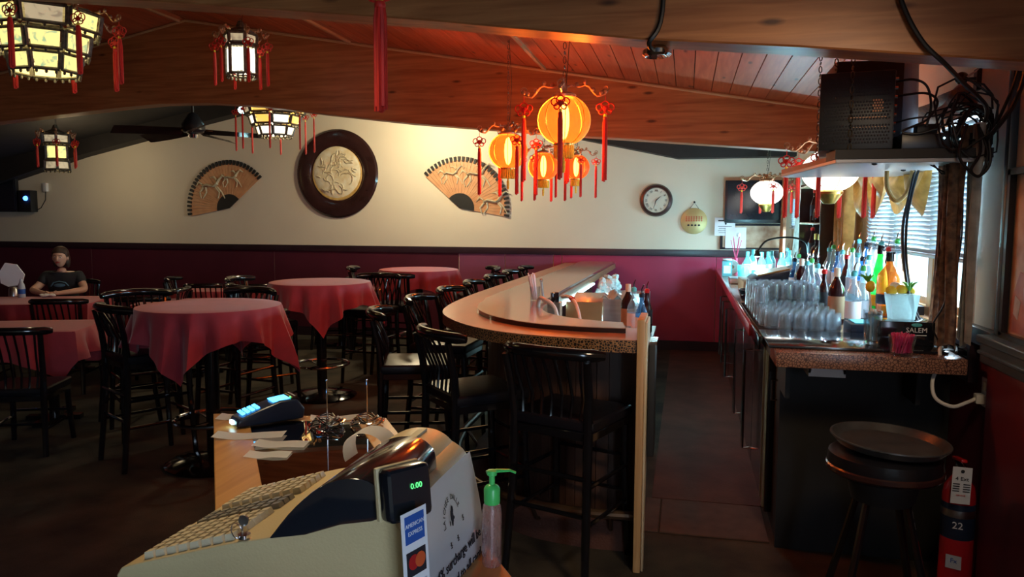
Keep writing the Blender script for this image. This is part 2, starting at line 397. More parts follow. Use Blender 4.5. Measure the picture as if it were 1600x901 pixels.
# right wall with two window openings
W1 = (3.62, 5.62, 1.12, 2.10); W2 = (8.35, 9.42, 1.03, 1.98); D0 = (-2.4, -.8)
wr = MB()
wr.bb(WX, WX+.12, 2.5, W1[0], 0, 3); wr.bb(WX, WX+.12, W1[0], W1[1], 0, W1[2]); wr.bb(WX, WX+.12, W1[0], W1[1], W1[3], 3)
wr.bb(WX, WX+.12, W1[1], W2[0], 0, 3); wr.bb(WX, WX+.12, W2[0], W2[1], 0, W2[2]); wr.bb(WX, WX+.12, W2[0], W2[1], W2[3], 3); wr.bb(WX, WX+.12, W2[1], BY+.1, 0, 3)
wall_right = wr.build('wall_right', 'cream', kind='structure')
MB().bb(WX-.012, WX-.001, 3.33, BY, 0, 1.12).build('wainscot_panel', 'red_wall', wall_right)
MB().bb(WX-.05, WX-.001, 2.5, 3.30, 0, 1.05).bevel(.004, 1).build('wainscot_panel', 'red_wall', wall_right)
MB().bb(WX-.045, WX-.001, 3.31, 3.60, 1.10, 1.17).bevel(.008).build('trim_2', 'rail_blue', kind='structure')
t3 = MB(); t3.yz([(2.5, 1.05), (2.5, 1.155), (3.315, 1.155), (3.315, 1.05)], WX-.075, WX-.001); t3.bb(WX-.09, WX-.001, 2.5, 3.325, 1.13, 1.16); t3.bb(WX-.085, WX-.001, 2.5, 3.32, 1.085, 1.10)
t3.bevel(.004, 1).build('trim_3', 'rail_blue', kind='structure')
MB().bb(WX-.03, WX+.001, 3.28, 3.32, 1.16, 2.2).bevel(.006).build('trim_4', 'rail_blue', kind='structure')
MB().bb(WX, WX+.12, -3, D0[0], 0, 3).bb(WX, WX+.12, D0[1], 2.5, 0, 3).bb(WX, WX+.12, D0[0], D0[1], 2.2, 3).build('wall_entrance', 'cream', kind='structure')
# windows
def window(name, w, mull, sill=.03):
    y0, y1, z0, z1 = w
    f = MB(); t = .05
    f.bb(WX+.0, WX+.09, y0, y0+t, z0, z1); f.bb(WX, WX+.09, y1-t, y1, z0, z1); f.bb(WX, WX+.09, y0+t, y1-t, z0, z0+t); f.bb(WX, WX+.09, y0+t, y1-t, z1-t, z1)
    fo = f.bevel(.005, 1).build(name, 'window_wood', kind='structure')
    for y in mull: MB().bb(WX-.004, WX+.085, y-.045, y+.045, z0+.04, z1-.03).bevel(.01, 1).build('window_post', 'window_wood', fo)
    MB().bb(WX-.05, WX+.02, y0-.03, y1+.03, z0-sill, z0+.005).bevel(.006, 1).build('window_sill', 'window_wood', fo)
    ys = [y0]+list(mull)+[y1]
    for a, b in zip(ys[:-1], ys[1:]):
        s = MB(); c = .035
        s.bb(WX+.03, WX+.06, a+.05, a+.05+c, z0+.05, z1-.05); s.bb(WX+.03, WX+.06, b-.05-c, b-.05, z0+.05, z1-.05)
        s.bb(WX+.03, WX+.06, a+.05+c, b-.05-c, z0+.05, z0+.05+c); s.build('window_sash', 'window_wood', fo)
        MB().bb(WX+.043, WX+.047, a+.05, b-.05, z0+.05, z1-.05).build('window_pane', 'pane', fo)
    return fo
window('window_1', W1, (4.25, 4.95)); window('window_2', W2, ())
def blind(y0, y1, ztop, zbot, x, label):
    b = thing('venetian_blind', label, 'blind', (x, (y0+y1)/2, zbot))
    MB().bb(x-.02, x+.02, y0, y1, ztop-.03, ztop).build('head_rail', 'blind', b)
    MB().bb(x-.016, x+.016, y0, y1, zbot, zbot+.018).bevel(.004, 1).build('bottom_rail', 'blind', b)
    n = int((ztop-zbot-.05)/.024); me = None
    for i in range(n):
        z = zbot+.03+i*.024
        if me is None:
            o = MB().box((0, 0, 0), (.025, y1-y0-.01, .0016), ry=1.0).build('slat', 'blind', None); me = o.data; o.parent = b
        else: o = bpy.data.objects.new('slat', me); COL.objects.link(o); o.parent = b
        o.location = (0, 0, z-zbot)
    for y in (y0+.15, (y0+y1)/2, y1-.15): MB().cyl((x-.014, y, zbot), (x-.014, y, ztop), .0018, n=5).build('ladder_cord', 'blind', b)
blind(3.60, 5.55, 2.08, 1.425, WX-.03, 'white venetian blind half lowered over the near bar window')
blind(8.35, 9.40, 1.96, 1.52, WX-.03, 'white venetian blind over the far window in the back corner')
# ceiling: slab coloured dark to paint in the far bay's shade, stained planks between the beams
c = MB()
c.xz([(-11.6, roof(-11.6)+.02), (RX, RZ+.02), (WX+.2, roof(WX+.2)+.02), (WX+.2, roof(WX+.2)+.12), (RX, RZ+.14), (-11.6, roof(-11.6)+.12)], -3, BY+.1)
ceiling = c.build('ceiling', 'dark_ceiling', kind='structure')
x = WX+.05
while x > -9.6:
    x0 = x-.138
    if x0 < RX < x: x0 = RX
    p = MB(); p.xz([(x0+.003, roof(x0+.003)-.0), (x-.003, roof(x-.003)-.0), (x-.003, roof(x-.003)+.018), (x0+.003, roof(x0+.003)+.018)], 2.5, 6.5)
    p.build('plank', 'plank', ceiling, smooth=False); x = x0
MB().xz([(-10.5, 2.0), (-8.6, 2.50), (-6.7, 2.90), (-5.4, 3.16), (-4.6, 3.24), (-3.6, 3.08), (-1.156, 2.575), (-.117, 2.354), (WX, 2.36), (WX, 2.7), (-4.6, 3.5), (-10.5, 2.5)], 9.38, BY).build('trim_5', 'dark_ceiling', kind='structure')
def beam(y0, y1, label, bot2=None):
    bot = [(-10.9, 2.20), (-9.0, 2.36), (-7.6, 2.49), (-6.75, 2.57), (-6.0, 2.62), (-5.4, 2.665), (-4.9, 2.69), (-4.4, 2.685), (-3.89, 2.645), (-3.2, 2.55), (-2.4, 2.45), (-.92, 2.31), (.86, 2.16), (WX, 2.13)]
    bot = bot2 or bot
    top = [(WX, roof(WX)+.01), (RX, RZ+.01), (-10.9, roof(-10.9)+.01)]
    o = MB().xz(bot+top, y0, y1).bevel(.006, 1).solo('ceiling_beam', 'beam', label, 'beam')
    return o
bm1 = beam(6.4, 6.56, 'laminated timber ceiling beam crossing above the middle of the bar')
bm2 = beam(2.9, 3.05, 'laminated timber ceiling beam nearest the camera, along the top edge of the view', [(-10.9, 2.25), (-7.6, 2.50), (-6.0, 2.63), (-4.9, 2.70), (-4.4, 2.70), (-3.1, 2.62), (-2.2, 2.52), (-1.056, 2.385), (-.184, 2.268), (.374, 2.215), (1.082, 2.135), (WX, 2.12)])
tm = MB()
for xa, xb in ((-10, RX), (RX, 1.15)):
    tm.tube([(xa, 6.392, roof(xa)-.02), (xb, 6.392, roof(xb)-.02)], .011, 6)
tm.build('moulding', 'moulding', bm1)
for nm, xx, lab in ((0, -1.19, 'surface wire moulding on ceiling boards right of the orange lanterns'), (0, -2.95, 'surface wire moulding on the ceiling between the single and the fixed red tassel'), (0, -4.66, 'surface wire moulding along the ridge of the ceiling')):
    lab = ('thin wire moulding crossing the boards to a round junction box', 'thin wire moulding on the ceiling right of the pale hexagonal lantern', 'thin wire moulding on the ceiling beside the big tiered lantern')[[-1.19, -2.95, -4.66].index(xx)]
    t = thing('wire_moulding', lab, 'moulding', (xx, 4.7, roof(xx)-.03))
    MB().bb(xx-.012, xx+.012, 3.05, 6.39, roof(xx)-.022, roof(xx)-.002).build('channel', 'moulding', t)
    if xx == -1.19: MB().lathe([(.0, -.045), (.05, -.04), (.06, -.02), (.06, 0)], (xx, 4.55, roof(xx)-.01)).build('junction_box', 'white_plastic', t)
# ================================================================== WALL DECOR (back wall)
def disc_M(x, y, z): return Matrix.Translation((x, y, z)) @ Matrix.Rotation(PI/2, 4, 'X')   # +z of the lathe looks at the room (-y)
def wavy_relief(mb, cx, cz, R, n, seed, y, inner=.0):
    rd = random.Random(seed)
    for k in range(n):
        a = rd.uniform(0, 2*PI); rad = inner+(R-inner)*math.sqrt(rd.random())*.85
        x0, z0 = cx+rad*math.cos(a), cz+rad*math.sin(a); ang = rd.uniform(0, 2*PI); pts = []
        for j in range(7):
            pts.append((x0, y, z0)); ang += rd.uniform(.25, .7)*rd.choice((1, 1, -1)); st = R*.09
            x1, z1 = x0+st*math.cos(ang), z0+st*math.sin(ang)
            if math.hypot(x1-cx, z1-cz) > R*.93: break
            x0, z0 = x1, z1
        if len(pts) > 2: mb.tube(pts, [R*.035*(1-abs(i/(len(pts)-1)-.4)) for i in range(len(pts))], 6)
t = thing('wall_medallion', 'large round dark lacquer plate with an ivory relief centre on the cream wall', 'wall plate', (-4.63, BY-.01, 1.64))
MB().lathe([(.0, 0), (.585, 0), (.595, .02), (.57, .045), (.50, .05), (.40, .035), (.38, .02), (.0, .02)], n=64, M=disc_M(-4.63, BY, 2.223)).build('plate_rim', 'wood_dark', t)
MB().lathe([(.0, .03), (.355, .03), (.365, .02), (.365, .01)], n=48, M=disc_M(-4.63, BY, 2.223)).build('plate_centre', 'gold_cloth', t)
m = MB().lathe([(.0, .05), (.20, .05), (.315, .043), (.345, .03)], n=48, M=disc_M(-4.63, BY, 2.243)); m.build('ivory_disc', 'ivory', t)
m = MB(); wavy_relief(m, -4.63, 2.235, .33, 46, 3, BY-.052); m.build('dragon_relief', 'relief', t)
def wall_fan(px, pz, a0, a1, R, label, seed, horses):
    t = thing('wall_fan', label, 'fan', (px, BY-.01, pz-.1)); n = 30
    for i in range(n):
        b0 = a0+(a1-a0)*i/n; b1 = a0+(a1-a0)*(i+.93)/n
        pl = [(px+r*math.cos(b), pz+r*math.sin(b)) for r, b in ((.21*R/.72, b0), (R*.93, b0), (R*.93, b1), (.21*R/.72, b1))]
        MB().xz(pl, BY-.016-(i % 2)*.003, BY-.008).build('fan_leaf', 'fan_gold', t, smooth=False)
        bm_ = (b0+b1)/2; s = MB()
        s.xz([(px+r*math.cos(b), pz+r*math.sin(b)) for r, b in ((R*.90, b0+.004), (R, b0+.002), (R, b0+(b1-b0)*.62), (R*.90, b0+(b1-b0)*.62))], BY-.028, BY-.006)
        s.build('rib', 'black_paint', t, smooth=False)
    c = MB(); pl = [(px, pz)]+[(px+.21*R/.72*math.cos(a0+(a1-a0)*k/12), pz+.21*R/.72*math.sin(a0+(a1-a0)*k/12)) for k in range(13)]
    c.xz(pl, BY-.022, BY-.006); c.build('fan_base', 'black_paint', t)
    h = MB()
    for (r, f, sc) in horses:
        b = a0+(a1-a0)*f; x0, z0 = px+r*math.cos(b), pz+r*math.sin(b)
        P = lambda dx, dz: (x0+dx*sc, BY-.026, z0+dz*sc)
        h.tube([P(-.1, 0), P(-.05, .02), P(.05, .0), (P(.1, .03))], [.02*sc/.8, .04*sc, .035*sc, .03*sc], 8, flat=.4)
        h.tube([P(.08, .02), P(.13, .09), P(.17, .12), P(.22, .09)], [.03*sc, .022*sc, .024*sc, .010*sc], 8, flat=.5)
        for lx, kx, fx in ((-.09, -.14, -.12), (-.06, -.05, -.10), (.07, .12, .10), (.09, .15, .19)): h.tube([P(lx, -.01), P(kx, -.07), P(fx, -.14)], [.014*sc, .009*sc, .006*sc], 6)
        h.tube([P(-.10, .02), P(-.15, .05), P(-.19, .0)], [.01*sc, .014*sc, .004*sc], 6)
        h.tube([P(.09, .07), P(.05, .11), P(.0, .10)], [.016*sc, .014*sc, .004*sc], 6)
    h.build('horse_relief', 'relief', t); return t
wall_fan(-6.28, 1.76, math.radians(40), math.radians(191), .67, 'black-edged golden wall fan left of the round plate', 5, ((.42, .3, .9), (.42, .62, 1.2)))
wall_fan(-2.90, 1.76, math.radians(-10), math.radians(139), .67, 'black-edged golden wall fan with galloping horses right of the round plate', 6, ((.46, .78, .9), (.48, .5, 1.1), (.44, .14, 1.1)))
t = thing('wall_clock', 'round dark-framed wall clock with roman numerals', 'clock', (-.375, BY-.01, 1.66))
MB().lathe([(.0, 0), (.19, 0), (.2, .02), (.185, .05), (.16, .052), (.152, .03), (.0, .03)], n=48, M=disc_M(-.375, BY, 1.858)).build('clock_frame', 'wood_dark', t)
MB().lathe([(.0, .034), (.150, .034), (.152, .025)], n=48, M=disc_M(-.375, BY, 1.858)).build('clock_dial', 'clock_face', t)
for k, s in enumerate(('XII', 'I', 'II', 'III', 'IV', 'V', 'VI', 'VII', 'VIII', 'IX', 'X', 'XI')):
    a = PI/2-k*PI/6; d = Vector((math.cos(a), 0, math.sin(a)))
    text(s, face((-.375+.118*d.x, BY-.037, 1.858+.118*d.z), (math.sin(a), 0, -math.cos(a)), (math.cos(a), 0, math.sin(a))), .036, 'ink', t, 'numeral')
MB().tube([(-.375, BY-.042, 1.858), (-.32, BY-.042, 1.905)], [.007, .003], 6).build('hour_hand', 'ink', t)
MB().tube([(-.375, BY-.046, 1.858), (-.405, BY-.046, 1.755)], [.006, .002], 6).build('minute_hand', 'ink', t)
t = thing('hanging_gong', 'round brass gong plate hung from a nail beside the clock', 'gong', (.08, BY-.01, 1.44))
MB().lathe([(.0, 0), (.150, .0), (.160, .008), (.158, .022), (.14, .026), (.0, .030)], n=40, M=disc_M(.085, BY, 1.605)).build('gong_plate', 'gong', t)
MB().tube([(.03, BY-.01, 1.755), (.085, BY-.012, 1.83), (.14, BY-.01, 1.755)], .003, 5).build('hanging_cord', 'black_paint', t)
MB().ball((.085, BY-.012, 1.835), .012).build('nail', 'black_paint', t)
z = MB()
for k in range(7):
    xx = -.005+k*.03; z.bb(xx-.003, xx+.003, BY-.034, BY-.029, 1.60, 1.665)
    for q in range(3): z.bb(xx-.010, xx+.010, BY-.034, BY-.029, 1.608+q*.022, 1.613+q*.022)
z.build('red_inscription', 'ink_red', t)
z = MB()
for k in range(4):
    xx = .02+k*.042; z.ball((xx, BY-.032, 1.555), (.014, .004, .012))
z.build('small_characters', 'ink', t)
def tv(name, x0, x1, z0, z1, y, label, yaw=0):
    t = thing(name, label, 'television', ((x0+x1)/2, y, z0)); cx = (x0+x1)/2
    MB().bb(x0, x1, y-.03, y+.03, z0, z1).bevel(.008).build('casing', 'tv_black', t)
    MB().bb(x0+.025, x1-.025, y-.034, y-.029, z0+.04, z1-.025).build('screen', 'tv_screen', t)
    MB().bb(cx-.1, cx+.1, y+.03, BY-.002, (z0+z1)/2-.1, (z0+z1)/2+.1).build('wall_bracket', 'tv_black', t)
    t.rotation_euler.z = yaw; return t
tv('television', .44, 1.13, 1.585, 2.09, 9.5, 'flat television on the cream wall in the back right corner')
tv('television', -10.6, -9.78, 1.70, 2.38, 9.5, 'flat television at the left end of the back wall')
t = thing('speaker', 'small black speaker with a blue light beside the left television', 'speaker', (-9.63, BY-.06, 1.70))
MB().bb(-9.74, -9.52, BY-.13, BY-.001, 1.70, 2.02).bevel(.01).build('box', 'black_paint', t)
MB().ball((-9.60, BY-.135, 1.90), .035, 10, 8).build('indicator_light', 'led_blue', t)
t = thing('wall_camera', 'small pale fixture with a drooping cable right of the left television', 'fixture', (-9.33, BY-.06, 2.0))
MB().bb(-9.38, -9.31, BY-.05, BY-.001, 2.0, 2.13).bevel(.008).build('body', 'white_plastic', t)
MB().tube([(-9.35, BY-.02, 2.0), (-9.36, BY-.02, 1.88), (-9.45, BY-.02, 1.76), (-9.55, BY-.02, 1.72)], .006, 6).build('cable', 'cable', t)
t = thing('framed_picture', 'dark-framed picture under the corner television', 'picture', (.72, BY-.02, 1.27))
MB().bb(.40, 1.12, BY-.03, BY-.002, 1.265, 1.575).bevel(.006).build('picture_frame', 'tv_black', t)
MB().bb(.43, 1.09, BY-.035, BY-.028, 1.29, 1.55).build('picture_print', 'picture_art', t)
m = MB().bb(.33, .57, BY-.042, BY-.039, 1.43, 1.65); t = m.solo('notice', 'paper', 'white notice sheet taped below the left edge of the corner television', 'notice')
MB().bb(.37, .44, BY-.0435, BY-.0415, 1.605, 1.617).bb(.455, .535, BY-.0435, BY-.0415, 1.605, 1.617).build('heading', 'ink', t); MB().ball((.46, BY-.042, 1.575), (.012,.003,.012)).build('emblem', 'ink', t)
l = MB()
for q in range(4): l.bb(.37+.01*(q%2), .53-.012*(q%3), BY-.0435, BY-.0415, 1.54-q*.025, 1.545-q*.025)
l.build('printed_lines', 'ink', t)
m = MB().bb(.46, .70, BY-.046, BY-.043, 1.28, 1.53); m.solo('notice', 'paper', 'second pale sheet overlapping the dark picture frame in the corner', 'notice')
# ================================================================== CHAIRS
def make_chair(name, seat, top, label, cat, padmat='vinyl', wrap=.10, group=None, nsp=7, arms=False):
    t = thing(name, label, cat, group=group); sy = .20
    MB().box((0, .0, seat-.025), (.43, .42, .055)).bevel(.022, 3).build('seat_cushion', padmat, t)
    f = MB()
    f.bb(-.20, .20, .175, .205, seat-.09, seat-.05); f.bb(-.20, .20, -.205, -.175, seat-.09, seat-.05)
    f.bb(-.205, -.175, -.20, .20, seat-.09, seat-.05); f.bb(.175, .205, -.20, .20, seat-.09, seat-.05)
    f.bevel(.004, 1).build('seat_rail', 'lacquer', t)
    for s in (-1, 1):
        MB().tube([(s*.20, .215, 0), (s*.185, .19, seat*.6), (s*.185, .185, seat-.05)], [.017, .020, .022], 8).build('leg', 'lacquer', t)
        MB().tube([(s*.205, -.25, 0), (s*.19, -.21, seat*.55), (s*.188, -.20, seat-.02), (s*.196, -.215, seat+.12), (s*.205, -.25, top-.03)], [.017, .020, .022, .019, .017], 8).build('leg', 'lacquer', t)
    for zz, nm in (((.28, 'a'), (.45, 'b')) if seat > .6 else ((.18, 'a'),)):
        g = MB()
        for s in (-1, 1): g.tube([(s*.193, .2, zz), (s*.196, -.22, zz)], .010, 6)
        g.tube([(-.19, .205, zz+.04), (.19, .205, zz+.04)], .010, 6); g.tube([(-.19, -.22, zz+.04), (.19, -.22, zz+.04)], .010, 6)
        g.build('stretcher', 'lacquer', t)
    def crest(u): return Vector((u*.25, -.285+wrap*u*u*(1.0 if abs(u) < .8 else 1.12), top-.012+.012*(1-u*u)))
    MB().tube([crest(-1+2*k/14) for k in range(15)], [.016]+[.024]*13+[.016], 10, flat=1.15).build('crest_rail', 'lacquer', t)
    for k in range(nsp):
        u = -.66+1.32*k/(nsp-1); c = crest(u)
        MB().tube([(c.x*.88, -.195, seat-.01), (c.x*.93, -.185, seat+.09), (c.x*.98, -.225, (seat+top)/2+.04), (c.x, c.y, c.z-.01)], .0085, 6, flat=.8).build('spindle', 'lacquer', t)
    if arms:
        pass
    return t
bar_chair = make_chair('bar_chair', .74, 1.04, 'black spindle-back bar chair nearest the camera at the curved bar, blue sheen on the seat', 'bar chair', group='bar chairs')
low_chair = make_chair('dining_chair', .46, .86, 'black spindle-back dining chair in front of the nearest low table at the left edge', 'chair', group='dining chairs')
move(bar_chair, (-.50, 3.44, 0), math.radians(-20))
B = lambda x, y, deg, lab, g='bar chairs': dup(bar_chair, (x, y, 0), math.radians(deg), lab, g)
B(-1.06, 3.78, -48, 'black bar chair second from the camera, turned towards the curve of the bar')
B(-1.62, 4.42, -72, 'black bar chair third from the camera, left of the bar\'s rounded corner')
for k, (y, lab) in enumerate(((5.17, 'black bar chair just beyond the rounded corner of the bar, fourth from the camera'), (5.88, 'black bar chair fifth from the camera along the straight side of the bar'), (6.62, 'black bar chair sixth from the camera along the straight side of the bar'), (7.35, 'black bar chair seventh from the camera along the straight side of the bar'), (8.10, 'black bar chair second from the back wall along the bar'), (8.9, 'black bar chair nearest the back wall along the bar'))):
    B(-1.66, y, -90+random.uniform(-5, 5), lab)
G2 = 'bar chairs at the round tables'
B(-3.47, 4.32, -30, 'black bar chair with a yellow glint on its seat, left of the nearest round table', G2)
B(-3.38, 5.18, 172, 'black bar chair directly behind the nearest round table', G2)
B(-3.92, 4.85, 230, 'black bar chair tucked behind the nearest round table on its left', G2)
B(-3.52, 5.85, -38, 'black bar chair in front of the middle round table, on its left', G2)
B(-3.93, 6.45, -85, 'black bar chair left of the middle round table', G2)
B(-3.05, 7.0, 175, 'black bar chair behind the middle round table', G2)
B(-3.58, 8.30, -70, 'black bar chair left of the farthest round table', G2)
B(-2.95, 7.50, 0, 'black bar chair in front of the farthest round table', G2)
B(-2.42, 8.62, 115, 'black bar chair right of the farthest round table', G2)
move(low_chair, (-4.46, 4.33, 0), math.radians(22))
Lc = lambda x, y, deg, lab: dup(low_chair, (x, y, 0), math.radians(deg), lab, 'dining chairs')
Lc(-4.35, 5.28, 108, 'black dining chair at the right end of the nearest low table')
Lc(-5.62, 5.95, 20, 'black dining chair in front of the seated person\'s table, on its right')
Lc(-6.35, 5.66, 24, 'black dining chair in front of the seated person\'s table, straight ahead of the bottle')
Lc(-5.45, 7.02, 108, 'black dining chair at the right end of the seated person\'s table')
Lc(-5.35, 7.75, 22, 'black dining chair in front of the far low table, left one')
Lc(-4.72, 7.85, 22, 'black dining chair in front of the far low table, right one')
Lc(-4.35, 8.75, 110, 'black dining chair at the right end of the far low table')
Lc(-6.05, 8.35, -70, 'black dining chair at the left end of the far low table')
Lc(-5.05, 6.32, 22, 'black dining chair at the small table behind the nearest round table')
Lc(-6.95, 7.42, 202, 'black dining chair the seated person is sitting on')
# ================================================================== TABLES
def cloth(cx, cy, top, R, half, rot, seed, square=None):
    rd = random.Random(seed); ph = rd.uniform(0, 6); grid = []
    n = 144; rows = []
    def edge(a):
        if square: hx, hy, hh = square[0]/2, square[1]/2, half
        c, s = abs(math.cos(a)), abs(math.sin(a))
        if square:
            r_in = min(hx/max(c, 1e-6), hy/max(s, 1e-6)); r_out = min((hx+hh)/max(c, 1e-6), (hy+hh)/max(s, 1e-6)); return r_in, r_out-r_in
        return R, min(half/max(c, 1e-6), half/max(s, 1e-6))-R
    bm = MB(); rings = []
    steps = [0, .35, .7, .97, 1.0]; hs = [.06, .2, .4, .6, .8, 1.0]
    for j in range(len(steps)+len(hs)):
        ring = []
        for i in range(n):
            a = 2*PI*i/n; r_in, hang = edge(a)
            if j < len(steps):
                r = r_in*steps[j]; z = top+.004*math.sin(3*a+ph)*steps[j]*(steps[j] < .9)*.3-(.004 if j == len(steps)-1 else 0)
                if j == len(steps)-1: r += .004
            else:
                q = hs[j-len(steps)]; h = hang*q
                fold = math.sin(a*14+ph+.8*math.sin(3*a))*.5+math.sin(a*23+2*ph)*.28
                r = r_in+.008+h*.14+fold*min(h, .32)*.34; z = top-.006-h*.985
            ring.append(bm.bm.verts.new((r*math.cos(a+rot)+cx, r*math.sin(a+rot)+cy, z)))
        rings.append(ring)
    for A, Bq in zip(rings[:-1], rings[1:]):
        for i in range(n):
            if A is rings[0]: continue
            bm.bm.faces.new((A[i], A[(i+1) % n], Bq[(i+1) % n], Bq[i]))
    c0 = bm.bm.verts.new((cx, cy, top))
    for i in range(n): bm.bm.faces.new((c0, rings[1][i], rings[1][(i+1) % n]))
    for v in rings[0]: bm.bm.verts.remove(v)
    return bm
def round_table(x, y, rot, seed, lab, clab):
    t = thing('round_table', lab, 'table', (x, y, 0), 0, 'round high tables')
    MB().lathe([(.0, 1.012), (.43, 1.012), (.44, 1.03), (.43, 1.046), (0, 1.046)], (x, y, 0), 40).build('tabletop', 'lacquer', t)
    MB().cyl((x, y, .05), (x, y, 1.012), .045, n=20).build('post', 'lacquer', t)
    MB().lathe([(.0, 0), (.30, 0), (.31, .015), (.26, .04), (.06, .07), (0, .08)], (x, y, 0), 36).build('base', 'lacquer', t)
    MB().torus((x, y, .30), .24, .013, 40, 8).build('foot_ring', 'chrome', t)
    g = MB()
    for k in range(3): a = k*2*PI/3+.5; g.cyl((x, y, .28), (x+.24*math.cos(a), y+.24*math.sin(a), .30), .009, n=6)
    g.build('ring_spoke', 'chrome', t)
    cloth(x, y, 1.050, .44, .625, rot, seed).solo('tablecloth', 'cloth', clab, 'tablecloth', 'tablecloths on the high tables')
round_table(-3.0, 4.33, math.radians(56), 1, 'round black high table with a chrome foot ring, nearest of three', 'burgundy cloth draped over the nearest round high table')
round_table(-3.2, 6.25, math.radians(74), 2, 'round black high table with a chrome foot ring, middle of three', 'burgundy cloth draped over the middle round high table')
round_table(-2.95, 8.15, math.radians(20), 3, 'round black high table nearest the back wall beside the bar', 'burgundy cloth draped over the round high table near the back wall')
def low_table(x, y, L, W, rz, seed, lab, clab, hang=.20):
    t = thing('low_table', lab, 'table', (x, y, 0), rz, 'rectangular low tables'); M = wm(t)
    def lp(mb): mb.bm.transform(M); return mb
    lp(MB().box((0, 0, .735), (L, W, .03)).bevel(.006)).build('tabletop', 'lacquer', t)
    for sx in (-1, 1):
        lp(MB().cyl((sx*(L/2-.3), 0, .03), (sx*(L/2-.3), 0, .72), .04)).build('post', 'lacquer', t)
        lp(MB().box((sx*(L/2-.3), 0, .02), (.10, W*.8, .035)).box((sx*(L/2-.3), 0, .02), (.4, .08, .034))).build('base', 'lacquer', t)
    c = cloth(0, 0, .756, 0, hang, 0, seed, (L+.01, W+.01)); c.bm.transform(M)
    c.solo('tablecloth', 'cloth', clab, 'tablecloth', 'tablecloths on the low tables')
a22 = math.radians(22)
def TB(px, py, L, W, s, lab, clab):   # px,py = front right corner of the top
    cx = px-(L/2)*math.cos(a22)-(W/2)*math.sin(a22); cy = py-(L/2)*math.sin(a22)+(W/2)*math.cos(a22)
    low_table(cx, cy, L, W, a22, s, lab, clab)
TB(-4.50, 4.80, 1.3, .70, 4, 'rectangular low table nearest the camera at the left edge', 'burgundy cloth over the nearest low table at the left edge')
TB(-5.85, 6.42, 1.9, .80, 5, 'rectangular low table in front of the seated person', 'burgundy cloth over the seated person\'s low table')
TB(-4.75, 8.15, 1.2, .72, 6, 'rectangular low table far behind the nearest round table', 'burgundy cloth over the far low table under the left wall fan')
TB(-4.50, 6.75, .9, .62, 7, 'small low table hidden behind the nearest round table', 'burgundy cloth on the small table behind the nearest round table')
TB(-3.78, 8.75, .7, .5, 8, 'small low table against the back wall behind the middle round table', 'burgundy cloth on the small table against the back wall')
TB(-8.05, 7.0, 1.0, .7, 9, 'low table beyond the seated person at the far left', 'burgundy cloth at the far left beyond the white napkins')
# ================================================================== THE BAR
def offs(poly, d):   # inward offset of an open polyline (left-hand side)
    out = []
    for i, p in enumerate(poly):
        a = Vector(poly[max(i-1, 0)]); b = Vector(poly[min(i+1, len(poly)-1)]); t = (b-a).normalized(); nrm = Vector((-t.y, t.x)); q = Vector(p)-nrm*d
        out.append((q.x, q.y))
    return out
def smooth_poly(pts, n=6):
    P = [Vector(p) for p in pts]; out = []
    for i in range(len(P)-1):
        p0 = P[max(i-1, 0)]; p1 = P[i]; p2 = P[i+1]; p3 = P[min(i+2, len(P)-1)]
        for k in range(n):
            t = k/n; out.append(.5*((2*p1)+(-p0+p2)*t+(2*p0-5*p1+4*p2-p3)*t*t+(-p0+3*p1-3*p2+p3)*t**3))
    out.append(P[-1]); return [tuple(v) for v in out]
outer = smooth_poly([(-.205, 3.40), (-.47, 3.40), (-.78, 3.47), (-1.02, 3.63), (-1.22, 3.88), (-1.37, 4.18), (-1.45, 4.55), (-1.49, 5.1), (-1.50, 6.0), (-1.50, 9.57)], 5)
bar = thing('bar_counter', 'long curved bar with orange-brown top and crackled black edge', 'bar', (-1.0, 6.2, 0))
in_edge = smooth_poly([(-.86, 9.57), (-.86, 6.5), (-.86, 4.9), (-.83, 4.45), (-.72, 4.08), (-.52, 3.86), (-.205, 3.78)], 4)
top_poly = outer+in_edge
MB().prism(top_poly, 1.012, 1.066).build('edge_band', 'crackle_dark', bar)
MB().prism(top_poly, 1.0665, 1.0705).build('bar_top', 'bar_top', bar)
tier_o = [p for p in offs(outer, -.20)][0:]
# keep the raised tier inside the bar
tier_o = smooth_poly([(-.27, 3.60), (-.47, 3.60), (-.70, 3.655), (-.90, 3.79), (-1.06, 3.99), (-1.18, 4.25), (-1.25, 4.65), (-1.28, 5.3), (-1.28, 9.55)], 5)
tier = tier_o+smooth_poly([(-.875, 9.55), (-.875, 6.5), (-.875, 4.9), (-.845, 4.46), (-.735, 4.10), (-.53, 3.885), (-.30, 3.80)], 4)
MB().prism(tier, 1.0706, 1.092).build('raised_tier_edge', 'lacquer', bar)
MB().prism(tier, 1.0921, 1.0955).build('raised_tier', 'bar_top_inner', bar)
base_o = smooth_poly([(-.205, 3.72), (-.47, 3.72), (-.70, 3.78), (-.88, 3.90), (-1.02, 4.08), (-1.12, 4.32), (-1.19, 4.65), (-1.22, 5.2), (-1.23, 9.57)], 5)
base_i = [(-1.15, 9.57), (-1.15, 5.2), (-1.08, 4.5), (-.85, 4.05), (-.6, 3.87), (-.205, 3.82)]
MB().prism(base_o+base_i, 0, 1.012).build('bar_front', 'bar_body', bar)
